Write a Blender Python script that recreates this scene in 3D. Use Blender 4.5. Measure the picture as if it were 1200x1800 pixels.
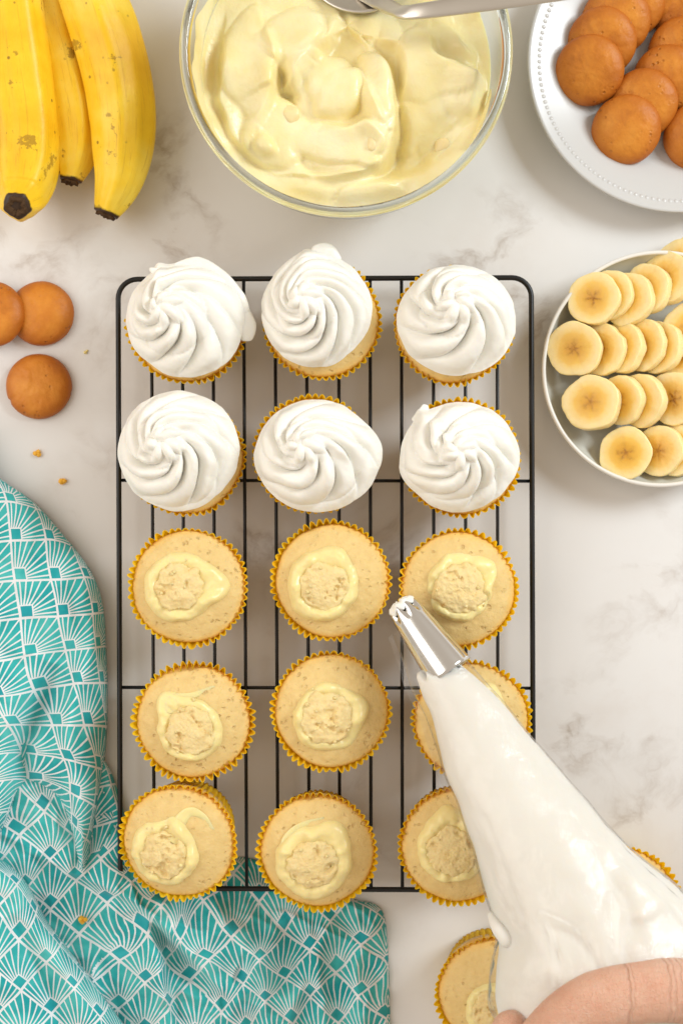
import bpy, bmesh, math, random
import numpy as np
from mathutils import Vector, Matrix, Euler

for o in list(bpy.data.objects):
    bpy.data.objects.remove(o)
sc = bpy.context.scene
COL = sc.collection
R = math.radians

# ------------------------------------------------------------------ camera, world, lights, exposure
H = 0.85                       # camera height above the table top
K = 0.4246e-3                  # metres per photo pixel per metre of distance
cam_d = bpy.data.cameras.new('camera')
cam = bpy.data.objects.new('camera', cam_d); COL.objects.link(cam)
cam.location = (0, 0, H)
cam_d.sensor_fit = 'VERTICAL'; cam_d.sensor_height = 36.0
cam_d.lens = 18.0/(900*K)
cam_d.clip_start = 0.01; cam_d.clip_end = 50
cam_d.dof.use_dof = True; cam_d.dof.focus_distance = H-0.066; cam_d.dof.aperture_fstop = 9.0
sc.camera = cam

w = bpy.data.worlds.new('World'); sc.world = w; w.use_nodes = True
bg = w.node_tree.nodes['Background']
bg.inputs[0].default_value = (1.0, 0.87, 0.73, 1); bg.inputs[1].default_value = 0.58

def area(name, loc, target, size, energy, col):
    l = bpy.data.lights.new(name, 'AREA'); l.shape = 'RECTANGLE'; l.size = size[0]; l.size_y = size[1]
    l.energy = energy; l.color = col
    o = bpy.data.objects.new(name, l); COL.objects.link(o); o.location = loc
    o.rotation_euler = (Vector(target)-Vector(loc)).to_track_quat('-Z', 'Y').to_euler()
    return o
area('window_light', (1.35, 0.75, 1.15), (0.02, 0, 0), (0.65, 0.65), 25, (0.88, 0.955, 1.0))
area('fill_light', (-1.5, 0.25, 1.3), (0, 0, 0), (1.7, 1.7), 20, (1.0, 0.96, 0.92))

sc.view_settings.view_transform = 'Standard'; sc.view_settings.look = 'None'
sc.view_settings.gamma = 1; sc.view_settings.use_curve_mapping = False
sc.view_settings.exposure = 0.14
sc.render.engine = 'CYCLES'
sc.cycles.use_denoising = True
sc.cycles.max_bounces = 10; sc.cycles.transparent_max_bounces = 16
sc.cycles.caustics_reflective = False; sc.cycles.caustics_refractive = False
sc.cycles.sample_clamp_indirect = 4

# ------------------------------------------------------------------ helpers
def S(z): return K*(H-z)
def P(px, py, z=0.0): return ((px-600)*S(z), (900-py)*S(z), z)

def _hash(ix, iy, iz, seed):
    n = (ix*374761393 + iy*668265263 + iz*1274126177 + seed*974634777) & 0xffffffff
    n = ((n ^ (n >> 13))*1274126177) & 0xffffffff
    n = (n ^ (n >> 16)) & 0xffff
    return n/65535.0*2-1
def vnoise(x, y, z=0.0, seed=0):
    x, y, z = np.broadcast_arrays(np.asarray(x, float), np.asarray(y, float), np.asarray(z, float))
    fx, fy, fz = np.floor(x), np.floor(y), np.floor(z)
    ix, iy, iz = fx.astype(np.int64), fy.astype(np.int64), fz.astype(np.int64)
    tx, ty, tz = x-fx, y-fy, z-fz
    s = lambda t: t*t*t*(t*(t*6-15)+10)
    sx, sy, sz = s(tx), s(ty), s(tz)
    r = 0
    for dx in (0, 1):
        for dy in (0, 1):
            for dz in (0, 1):
                wgt = (sx if dx else 1-sx)*(sy if dy else 1-sy)*(sz if dz else 1-sz)
                r = r + wgt*_hash(ix+dx, iy+dy, iz+dz, seed)
    return r
def fbm(x, y, z=0.0, seed=0, octv=4, gain=0.5):
    a, f, r = 1.0, 1.0, 0
    for k in range(octv):
        r = r + a*vnoise(np.asarray(x)*f, np.asarray(y)*f, np.asarray(z)*f, seed+k*17); a *= gain; f *= 2.03
    return r
def sstep(a, b, x):
    t = np.clip((x-a)/(b-a), 0, 1); return t*t*(3-2*t)

def make_obj(name, verts, faces, mat, parent=None, smooth=True, uv=None, loc=None):
    me = bpy.data.meshes.new(name)
    me.from_pydata([tuple(v) for v in verts], [], faces)
    me.validate(); me.update()
    if smooth: me.polygons.foreach_set('use_smooth', [True]*len(me.polygons))
    if uv is not None:
        l = me.uv_layers.new(name='UVMap')
        idx = np.zeros(len(me.loops), np.int32); me.loops.foreach_get('vertex_index', idx)
        l.data.foreach_set('uv', np.asarray(uv, np.float32)[idx].ravel())
    if mat: me.materials.append(mat)
    o = bpy.data.objects.new(name, me); COL.objects.link(o)
    if parent: o.parent = parent
    if loc is not None: o.location = loc
    return o
def bm_obj(name, bm, mat, parent=None, smooth=True, loc=None):
    me = bpy.data.meshes.new(name); bmesh.ops.recalc_face_normals(bm, faces=bm.faces)
    bm.to_mesh(me); bm.free()
    if smooth: me.polygons.foreach_set('use_smooth', [True]*len(me.polygons))
    me.materials.append(mat)
    o = bpy.data.objects.new(name, me); COL.objects.link(o)
    if parent: o.parent = parent
    if loc is not None: o.location = loc
    return o
def grid_faces(nu, nv, wrap=True, flip=False):
    f = []
    for i in range(nu-1):
        for j in range(nv if wrap else nv-1):
            a, b = i*nv+j, i*nv+(j+1) % nv
            c, d = (i+1)*nv+(j+1) % nv, (i+1)*nv+j
            f.append((a, d, c, b) if flip else (a, b, c, d))
    return f
def rings_obj(name, V, mat, parent=None, cap0=True, cap1=True, loc=None, flip=False, smooth=True):
    """V: array [rings, segments, 3]; closed round, caps with centre fans"""
    nu, nv = V.shape[:2]
    verts = list(map(tuple, V.reshape(-1, 3))); faces = grid_faces(nu, nv, True, flip)
    if cap0:
        c = len(verts); verts.append(tuple(V[0].mean(0)))
        faces += [((j+1) % nv, j, c) if not flip else (j, (j+1) % nv, c) for j in range(nv)]
    if cap1:
        c = len(verts); verts.append(tuple(V[-1].mean(0))); b = (nu-1)*nv
        faces += [(b+j, b+(j+1) % nv, c) if not flip else (b+(j+1) % nv, b+j, c) for j in range(nv)]
    return make_obj(name, verts, faces, mat, parent, smooth, loc=loc)
def lathe(name, prof, mat, parent=None, n=96, loc=None, closed=False):
    """prof: (r, z) points from inside/top to outside; closed = loop profile"""
    pr = list(prof)
    if closed: pr = pr+[pr[0]]
    th = np.linspace(0, 2*math.pi, n, endpoint=False)
    V = np.array([[(r*math.cos(t), r*math.sin(t), z) for t in th] for r, z in pr])
    o = rings_obj(name, V, mat, parent, cap0=(not closed and pr[0][0] > 1e-6), cap1=(not closed), loc=loc)
    bm = bmesh.new(); bm.from_mesh(o.data); bmesh.ops.remove_doubles(bm, verts=bm.verts, dist=1e-6)
    bmesh.ops.recalc_face_normals(bm, faces=bm.faces); bm.to_mesh(o.data); bm.free()
    o.data.polygons.foreach_set('use_smooth', [True]*len(o.data.polygons))
    return o
def catmull(pts, n=10, closed=False):
    pts = [np.array(p, float) for p in pts]; out = []; m = len(pts)
    rng = range(m) if closed else range(m-1)
    for i in rng:
        if closed: p0, p1, p2, p3 = pts[(i-1) % m], pts[i], pts[(i+1) % m], pts[(i+2) % m]
        else: p0, p1, p2, p3 = pts[max(i-1, 0)], pts[i], pts[i+1], pts[min(i+2, m-1)]
        for k in range(n):
            t = k/n
            out.append(0.5*((2*p1)+(-p0+p2)*t+(2*p0-5*p1+4*p2-p3)*t*t+(-p0+3*p1-3*p2+p3)*t**3))
    if not closed: out.append(pts[-1])
    return np.array(out)
def frames(path):
    """tangent / side / up for each point of a path; up stays as close to +Z as it can"""
    t = np.gradient(path, axis=0); t /= np.linalg.norm(t, axis=1)[:, None]
    up = np.array([0, 0, 1.0]); out = []
    for k in range(len(path)):
        s = np.cross(t[k], up)
        if np.linalg.norm(s) < 1e-4: s = np.array([1.0, 0, 0])
        s /= np.linalg.norm(s); u = np.cross(s, t[k]); out.append((t[k], s, u))
    return out
def tube_V(path, rad, n=12):
    fr = frames(path); V = []
    rad = np.broadcast_to(np.asarray(rad, float), (len(path),))
    for k, (t, s, u) in enumerate(fr):
        V.append([path[k]+rad[k]*(math.cos(a)*s+math.sin(a)*u) for a in np.linspace(0, 2*math.pi, n, endpoint=False)])
    return np.array(V)
def tube(name, path, rad, mat, parent=None, n=12, loc=None):
    return rings_obj(name, tube_V(np.asarray(path, float), rad, n), mat, parent, loc=loc)
def empty(name, loc, label, cat, group=None, rz=0.0):
    o = bpy.data.objects.new(name, None); COL.objects.link(o); o.empty_display_size = 0.02
    o.location = loc; o.rotation_euler = (0, 0, rz); tag(o, label, cat, group); return o
def tag(o, label, cat, group=None):
    o['label'] = label; o['category'] = cat
    if group: o['group'] = group
    return o

# ------------------------------------------------------------------ materials
def mat(name, base=(0.8, 0.8, 0.8), rough=0.5, sss=0.0, sssr=(0.004, 0.003, 0.002), spec=0.5, metal=0.0, coat=0.0):
    m = bpy.data.materials.new(name); m.use_nodes = True
    b = m.node_tree.nodes['Principled BSDF']
    b.inputs['Base Color'].default_value = (*base, 1); b.inputs['Roughness'].default_value = rough
    b.inputs['Specular IOR Level'].default_value = spec; b.inputs['Metallic'].default_value = metal
    b.inputs['Coat Weight'].default_value = coat
    if sss:
        b.inputs['Subsurface Weight'].default_value = sss
        b.inputs['Subsurface Radius'].default_value = sssr
        b.inputs['Subsurface Scale'].default_value = 1.0
    return m, m.node_tree, b
def nd(nt, typ, ins=None, **kw):
    n = nt.nodes.new(typ)
    for k, v in kw.items(): setattr(n, k, v)
    for k, v in (ins or {}).items():
        if isinstance(v, bpy.types.NodeSocket): nt.links.new(v, n.inputs[k])
        else: n.inputs[k].default_value = v
    return n
def mth(nt, op, a, b=0.0, c=0.0):
    n = nd(nt, 'ShaderNodeMath', {0: a, 1: b, 2: c}, operation=op); return n.outputs[0]
def ramp(nt, fac, stops, interp='LINEAR'):
    n = nd(nt, 'ShaderNodeValToRGB', {0: fac}); cr = n.color_ramp; cr.interpolation = interp
    while len(cr.elements) < len(stops): cr.elements.new(0.5)
    for e, (p, c) in zip(cr.elements, stops):
        e.position = p; e.color = (*c, 1) if len(c) == 3 else c
    return n.outputs[0]
def mix(nt, fac, a, b, blend='MIX'):
    n = nt.nodes.new('ShaderNodeMix'); n.data_type = 'RGBA'; n.blend_type = blend
    for i, v in ((0, fac), (6, a), (7, b)):
        if isinstance(v, bpy.types.NodeSocket): nt.links.new(v, n.inputs[i])
        elif isinstance(v, tuple): n.inputs[i].default_value = (*v, 1) if len(v) == 3 else v
        else: n.inputs[i].default_value = v
    return n.outputs[2]
def coords(nt, spread=7.0):
    """object coordinates, shifted by a random amount for each object"""
    tc = nd(nt, 'ShaderNodeTexCoord'); oi = nd(nt, 'ShaderNodeObjectInfo')
    off = mth(nt, 'MULTIPLY', oi.outputs['Random'], spread)
    v = nd(nt, 'ShaderNodeVectorMath', {0: tc.outputs['Object'], 1: off}, operation='ADD')
    return tc.outputs['Object'], v.outputs[0]
def noise(nt, vec, scale, detail=3, rough=0.55, dist=0.0):
    return nd(nt, 'ShaderNodeTexNoise', {'Vector': vec, 'Scale': scale, 'Detail': detail, 'Roughness': rough, 'Distortion': dist}).outputs[0]
def bump(nt, bsdf, h, strength=0.5, dist=0.001):
    n = nd(nt, 'ShaderNodeBump', {'Height': h, 'Strength': strength, 'Distance': dist})
    nt.links.new(n.outputs[0], bsdf.inputs['Normal']); return n

def m_marble():
    m, nt, b = mat('marble', rough=0.32, spec=0.35)
    pos = nd(nt, 'ShaderNodeNewGeometry').outputs['Position']
    warp = nd(nt, 'ShaderNodeTexNoise', {'Vector': pos, 'Scale': 9.0, 'Detail': 5.0})
    wv = nd(nt, 'ShaderNodeVectorMath', {0: warp.outputs['Color'], 'Scale': 0.11}, operation='SCALE')
    v2 = nd(nt, 'ShaderNodeVectorMath', {0: pos, 1: wv.outputs[0]}, operation='ADD').outputs[0]
    n1 = noise(nt, v2, 10.0, 9, 0.60)
    vein = mth(nt, 'ABSOLUTE', mth(nt, 'SUBTRACT', n1, 0.5))
    vm = ramp(nt, vein, [(0.0, (1, 1, 1)), (0.016, (0.6, 0.6, 0.6)), (0.055, (0, 0, 0))])
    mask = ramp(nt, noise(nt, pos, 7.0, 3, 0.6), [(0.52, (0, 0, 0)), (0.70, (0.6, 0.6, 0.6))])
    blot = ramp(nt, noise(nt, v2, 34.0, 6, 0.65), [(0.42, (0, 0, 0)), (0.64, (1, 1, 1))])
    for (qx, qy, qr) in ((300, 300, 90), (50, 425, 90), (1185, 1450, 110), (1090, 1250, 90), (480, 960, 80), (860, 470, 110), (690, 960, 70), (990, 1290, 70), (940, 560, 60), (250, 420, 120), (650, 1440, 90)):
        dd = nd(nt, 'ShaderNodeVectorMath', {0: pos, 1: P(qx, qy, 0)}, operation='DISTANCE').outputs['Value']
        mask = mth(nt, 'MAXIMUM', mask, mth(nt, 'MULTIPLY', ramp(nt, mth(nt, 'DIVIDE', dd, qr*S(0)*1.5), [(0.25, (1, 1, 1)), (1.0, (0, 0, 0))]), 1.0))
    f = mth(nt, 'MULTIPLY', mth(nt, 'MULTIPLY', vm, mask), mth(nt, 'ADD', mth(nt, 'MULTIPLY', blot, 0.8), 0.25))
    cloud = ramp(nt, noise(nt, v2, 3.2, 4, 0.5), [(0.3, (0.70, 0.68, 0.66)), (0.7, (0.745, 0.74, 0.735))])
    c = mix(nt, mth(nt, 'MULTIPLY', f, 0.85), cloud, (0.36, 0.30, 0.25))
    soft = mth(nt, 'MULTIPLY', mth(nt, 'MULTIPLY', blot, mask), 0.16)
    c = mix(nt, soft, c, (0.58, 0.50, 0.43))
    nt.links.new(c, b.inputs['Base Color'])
    return m
def m_cream(name, col, rough=0.45, warm=(0.006, 0.0045, 0.003), sss=0.35, bumpd=0.0004):
    m, nt, b = mat(name, col, rough, sss=sss, sssr=warm, spec=0.35)
    o, v = coords(nt)
    h = mth(nt, 'ADD', noise(nt, v, 160, 3), mth(nt, 'MULTIPLY', noise(nt, v, 900, 2), 0.2))
    bump(nt, b, h, 0.35, bumpd)
    return m
def m_cake():
    m, nt, b = mat('cake_crumb', rough=0.62, sss=0.25, sssr=(0.004, 0.0025, 0.001), spec=0.3)
    o, v = coords(nt)
    sep = nd(nt, 'ShaderNodeSeparateXYZ', {0: o})
    r = mth(nt, 'SQRT', mth(nt, 'ADD', mth(nt, 'POWER', sep.outputs[0], 2.0), mth(nt, 'POWER', sep.outputs[1], 2.0)))
    rn = mth(nt, 'ADD', r, mth(nt, 'MULTIPLY', mth(nt, 'SUBTRACT', noise(nt, v, 70, 3), 0.5), 0.005))
    col = ramp(nt, mth(nt, 'MULTIPLY', rn, 25.0), [(0.0, (0.79, 0.60, 0.275)), (0.74, (0.785, 0.58, 0.245)), (0.825, (0.83, 0.55, 0.17)), (0.875, (0.78, 0.40, 0.06))])
    mott = ramp(nt, noise(nt, v, 160, 5, 0.65), [(0.3, (0.86, 0.80, 0.70)), (0.7, (1.0, 1.0, 1.0))])
    col = mix(nt, 0.7, col, mott, 'MULTIPLY')
    nz = nd(nt, 'ShaderNodeTexNoise', {'Vector': v, 'Scale': 300.0, 'Detail': 2.0})
    jit = nd(nt, 'ShaderNodeVectorMath', {0: nz.outputs['Color'], 'Scale': 0.004}, operation='SCALE')
    vv = nd(nt, 'ShaderNodeVectorMath', {0: v, 1: jit.outputs[0]}, operation='ADD').outputs[0]
    vo = nd(nt, 'ShaderNodeTexVoronoi', {'Vector': vv, 'Scale': 270.0, 'Randomness': 1.0})
    sel = nd(nt, 'ShaderNodeTexWhiteNoise', {'Vector': vo.outputs['Position']}, noise_dimensions='3D')
    pore = mth(nt, 'MULTIPLY', ramp(nt, vo.outputs['Distance'], [(0.10, (1, 1, 1)), (0.34, (0, 0, 0))]),
               ramp(nt, sel.outputs['Value'], [(0.42, (0, 0, 0)), (0.62, (1, 1, 1))]))
    dens = ramp(nt, noise(nt, v, 45, 2), [(0.38, (0.15, 0.15, 0.15)), (0.56, (1, 1, 1))])
    pore = mth(nt, 'MULTIPLY', pore, dens)
    col = mix(nt, mth(nt, 'MULTIPLY', pore, 0.34), col, (0.48, 0.27, 0.08))
    nt.links.new(col, b.inputs['Base Color'])
    h = mth(nt, 'SUBTRACT', mth(nt, 'MULTIPLY', noise(nt, v, 420, 4, 0.65), 0.6), pore)
    bump(nt, b, h, 0.8, 0.0012)
    return m
def m_plug():
    m, nt, b = mat('torn_cake_crumb', rough=0.7, sss=0.25, sssr=(0.004, 0.0025, 0.001), spec=0.25)
    o, v = coords(nt)
    n1 = noise(nt, v, 150, 6, 0.7)
    col = ramp(nt, n1, [(0.28, (0.64, 0.37, 0.10)), (0.38, (0.79, 0.605, 0.275)), (0.62, (0.83, 0.67, 0.34))])
    nt.links.new(col, b.inputs['Base Color'])
    bump(nt, b, mth(nt, 'ADD', n1, mth(nt, 'MULTIPLY', noise(nt, v, 700, 3), 0.4)), 0.7, 0.0014)
    return m
def m_liner():
    m, nt, b = mat('yellow_paper', (0.90, 0.52, 0.02), 0.6, spec=0.3)
    o, v = coords(nt)
    col = ramp(nt, noise(nt, v, 90, 3), [(0.35, (0.96, 0.66, 0.02)), (0.65, (0.97, 0.79, 0.05))])
    nt.links.new(col, b.inputs['Base Color'])
    tr = nd(nt, 'ShaderNodeBsdfTranslucent', {'Color': (0.98, 0.76, 0.05, 1)})
    mx = nd(nt, 'ShaderNodeMixShader', {0: 0.58, 1: b.outputs[0], 2: tr.outputs[0]})
    nt.links.new(mx.outputs[0], nt.nodes['Material Output'].inputs[0])
    return m
def m_cookie():
    m, nt, b = mat('wafer', rough=0.5, spec=0.35, sss=0.04, sssr=(0.002, 0.001, 0.0005))
    o, v = coords(nt)
    n1 = noise(nt, v, 55, 5, 0.6)
    col = ramp(nt, n1, [(0.28, (0.44, 0.130, 0.010)), (0.5, (0.59, 0.20, 0.018)), (0.72, (0.69, 0.27, 0.032))])
    sep = nd(nt, 'ShaderNodeSeparateXYZ', {0: o})
    r = mth(nt, 'SQRT', mth(nt, 'ADD', mth(nt, 'POWER', sep.outputs[0], 2.0), mth(nt, 'POWER', sep.outputs[1], 2.0)))
    edge = ramp(nt, mth(nt, 'MULTIPLY', r, 40.0), [(0.55, (0, 0, 0)), (0.86, (1, 1, 1))])
    col = mix(nt, mth(nt, 'MULTIPLY', edge, 0.75), col, (0.38, 0.095, 0.008))
    vo = nd(nt, 'ShaderNodeTexVoronoi', {'Vector': v, 'Scale': 230.0})
    pit = ramp(nt, vo.outputs['Distance'], [(0.08, (1, 1, 1)), (0.26, (0, 0, 0))])
    pit = mth(nt, 'MULTIPLY', pit, ramp(nt, noise(nt, v, 60, 2), [(0.50, (0, 0, 0)), (0.62, (1, 1, 1))]))
    col = mix(nt, mth(nt, 'MULTIPLY', pit, 0.55), col, (0.28, 0.09, 0.015))
    nt.links.new(col, b.inputs['Base Color'])
    h = mth(nt, 'SUBTRACT', mth(nt, 'MULTIPLY', noise(nt, v, 380, 4), 0.6), pit)
    bump(nt, b, h, 0.8, 0.0009)
    return m
def m_slice():
    m, nt, b = mat('banana_flesh', rough=0.32, sss=0.35, sssr=(0.006, 0.004, 0.0015), spec=0.4)
    o, v = coords(nt)
    sep = nd(nt, 'ShaderNodeSeparateXYZ', {0: o}); x, y = sep.outputs[0], sep.outputs[1]
    r = mth(nt, 'SQRT', mth(nt, 'ADD', mth(nt, 'POWER', x, 2.0), mth(nt, 'POWER', y, 2.0)))
    th = mth(nt, 'ARCTAN2', y, x)
    nz = mth(nt, 'SUBTRACT', noise(nt, v, 220, 3), 0.5)
    rr = mth(nt, 'MULTIPLY', r, 66.0)           # 1 at the rim
    rr = mth(nt, 'ADD', rr, mth(nt, 'MULTIPLY', nz, 0.22))
    col = ramp(nt, rr, [(0.0, (0.58, 0.27, 0.025)), (0.34, (0.74, 0.41, 0.055)), (0.62, (0.83, 0.53, 0.11)), (0.72, (0.86, 0.62, 0.21)), (0.95, (0.89, 0.71, 0.35))])
    arm = mth(nt, 'POWER', mth(nt, 'ABSOLUTE', mth(nt, 'COSINE', mth(nt, 'ADD', mth(nt, 'MULTIPLY', th, 2.5), mth(nt, 'MULTIPLY', nz, 4.0)))), 3.0)
    fade = ramp(nt, rr, [(0.08, (1, 1, 1)), (0.46, (0, 0, 0))])
    core = ramp(nt, rr, [(0.04, (1, 1, 1)), (0.17, (0, 0, 0))])
    f = mth(nt, 'MAXIMUM', mth(nt, 'MULTIPLY', arm, fade), mth(nt, 'MULTIPLY', core, 0.8))
    spk = ramp(nt, noise(nt, v, 520, 2), [(0.42, (0.35, 0.35, 0.35)), (0.62, (1, 1, 1))])
    f = mth(nt, 'MULTIPLY', mth(nt, 'MULTIPLY', f, spk), 0.95)
    f = mth(nt, 'MULTIPLY', f, mth(nt, 'MULTIPLY_ADD', nd(nt, 'ShaderNodeObjectInfo').outputs['Random'], 0.6, 0.7))
    col = mix(nt, f, col, (0.30, 0.12, 0.015))
    nt.links.new(col, b.inputs['Base Color'])
    bump(nt, b, mth(nt, 'SUBTRACT', noise(nt, v, 330, 3), mth(nt, 'MULTIPLY', f, 1.0)), 0.4, 0.0008)
    return m
def m_peel():
    m, nt, b = mat('banana_peel', rough=0.42, sss=0.12, sssr=(0.003, 0.002, 0.0006), spec=0.35)
    pos = nd(nt, 'ShaderNodeTexCoord').outputs['Object']
    uv = nd(nt, 'ShaderNodeTexCoord').outputs['UV']
    n1 = noise(nt, pos, 22, 4)
    col = ramp(nt, n1, [(0.3, (0.82, 0.45, 0.008)), (0.52, (0.89, 0.58, 0.022)), (0.72, (0.92, 0.71, 0.11))])
    st = nd(nt, 'ShaderNodeMapping', {'Vector': uv, 'Scale': (60.0, 6.0, 1.0)})
    streak = ramp(nt, noise(nt, st.outputs[0], 1.0, 5, 0.7, 0.6), [(0.56, (0, 0, 0)), (0.70, (1, 1, 1))])
    col = mix(nt, mth(nt, 'MULTIPLY', streak, 0.42), col, (0.40, 0.17, 0.012))
    sp = nd(nt, 'ShaderNodeTexVoronoi', {'Vector': pos, 'Scale': 105.0})
    dots = mth(nt, 'MULTIPLY', ramp(nt, sp.outputs['Distance'], [(0.07, (1, 1, 1)), (0.13, (0, 0, 0))]), ramp(nt, noise(nt, pos, 60, 1), [(0.5, (0, 0, 0)), (0.56, (1, 1, 1))]))
    col = mix(nt, mth(nt, 'MULTIPLY', dots, 0.75), col, (0.16, 0.07, 0.01))
    sv = nd(nt, 'ShaderNodeSeparateXYZ', {0: uv})
    tip = ramp(nt, mth(nt, 'ADD', sv.outputs[1], mth(nt, 'MULTIPLY', mth(nt, 'SUBTRACT', noise(nt, pos, 160, 4), 0.5), 0.05)), [(0.975, (0, 0, 0)), (0.988, (1, 1, 1))])
    col = mix(nt, tip, col, (0.045, 0.022, 0.010))
    bl = ramp(nt, noise(nt, pos, 42, 8, 0.7), [(0.600, (0, 0, 0)), (0.63, (1, 1, 1))])
    col = mix(nt, mth(nt, 'MULTIPLY', bl, 0.6), col, (0.22, 0.09, 0.01))
    nt.links.new(col, b.inputs['Base Color'])
    bump(nt, b, noise(nt, pos, 130, 4), 0.25, 0.0012)
    return m
def m_thin_glass(name, tint=(0.97, 0.985, 0.97), rough=0.03, ior=1.5, boost=1.0):
    m = bpy.data.materials.new(name); m.use_nodes = True; nt = m.node_tree
    nt.nodes.remove(nt.nodes['Principled BSDF'])
    tr = nd(nt, 'ShaderNodeBsdfTransparent', {'Color': (*tint, 1)})
    gl = nd(nt, 'ShaderNodeBsdfGlossy', {'Roughness': rough})
    lw = nd(nt, 'ShaderNodeLayerWeight', {'Blend': 0.5})
    f0 = ((ior-1)/(ior+1))**2
    frs = mth(nt, 'MULTIPLY_ADD', mth(nt, 'POWER', lw.outputs['Facing'], 5.0), 1-f0, f0)
    mx = nd(nt, 'ShaderNodeMixShader', {0: mth(nt, 'MINIMUM', mth(nt, 'MULTIPLY', frs, boost), 1.0), 1: tr.outputs[0], 2: gl.outputs[0]})
    nt.links.new(mx.outputs[0], nt.nodes['Material Output'].inputs[0])
    return m, nt, gl
def m_fabric():
    m, nt, b = mat('printed_cotton', rough=0.85, spec=0.15)
    uv = nd(nt, 'ShaderNodeTexCoord').outputs['UV']
    s = nd(nt, 'ShaderNodeSeparateXYZ', {0: uv}); u, v = mth(nt, 'FRACT', s.outputs[0]), mth(nt, 'FRACT', s.outputs[1])
    mn, mxx = mth(nt, 'MINIMUM', u, v), mth(nt, 'MAXIMUM', u, v)
    LT = lambda a, b_: mth(nt, 'LESS_THAN', a, b_)
    border = mth(nt, 'MAXIMUM', LT(mn, 0.040), mth(nt, 'GREATER_THAN', mxx, 0.982))
    in_sq = LT(mxx, 0.35); sq = mth(nt, 'MULTIPLY', LT(mxx, 0.315), mth(nt, 'GREATER_THAN', mn, 0.045))
    du, dv = mth(nt, 'SUBTRACT', u, 0.05), mth(nt, 'SUBTRACT', v, 0.05)
    a = mth(nt, 'ARCTAN2', dv, du); r = mth(nt, 'SQRT', mth(nt, 'ADD', mth(nt, 'MULTIPLY', du, du), mth(nt, 'MULTIPLY', dv, dv)))
    nray = 9.0; k = nray/(math.pi/2)
    d = mth(nt, 'MULTIPLY', mth(nt, 'DIVIDE', mth(nt, 'ABSOLUTE', mth(nt, 'SUBTRACT', mth(nt, 'FRACT', mth(nt, 'MULTIPLY', a, k)), 0.5)), k), r)
    ray = mth(nt, 'MULTIPLY', LT(d, 0.0185), mth(nt, 'SUBTRACT', 1.0, in_sq))
    ring = mth(nt, 'MULTIPLY', in_sq, mth(nt, 'SUBTRACT', 1.0, sq))
    white = mth(nt, 'MAXIMUM', mth(nt, 'MAXIMUM', border, ray), ring)
    pos = nd(nt, 'ShaderNodeNewGeometry').outputs['Position']
    teal = ramp(nt, noise(nt, pos, 42, 3, 0.6), [(0.35, (0.016, 0.33, 0.355)), (0.5, (0.038, 0.425, 0.42)), (0.68, (0.09, 0.51, 0.49))])
    fl = nd(nt, 'ShaderNodeVectorMath', {0: uv}, operation='FLOOR')
    wn = nd(nt, 'ShaderNodeTexWhiteNoise', {'Vector': fl.outputs[0]}, noise_dimensions='3D')
    teal = mix(nt, mth(nt, 'MULTIPLY', mth(nt, 'MULTIPLY', wn.outputs['Value'], sq), 0.8), teal, (0.010, 0.29, 0.36))
    col = mix(nt, white, teal, (0.76, 0.77, 0.79))
    nt.links.new(col, b.inputs['Base Color'])
    b.inputs['Sheen Weight'].default_value = 0.15
    wv = mth(nt, 'ADD', mth(nt, 'SINE', mth(nt, 'MULTIPLY', s.outputs[0], 260.0)), mth(nt, 'SINE', mth(nt, 'MULTIPLY', s.outputs[1], 260.0)))
    bump(nt, b, mth(nt, 'ADD', wv, mth(nt, 'MULTIPLY', noise(nt, pos, 400, 3), 2.0)), 0.25, 0.0002)
    return m
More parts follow.
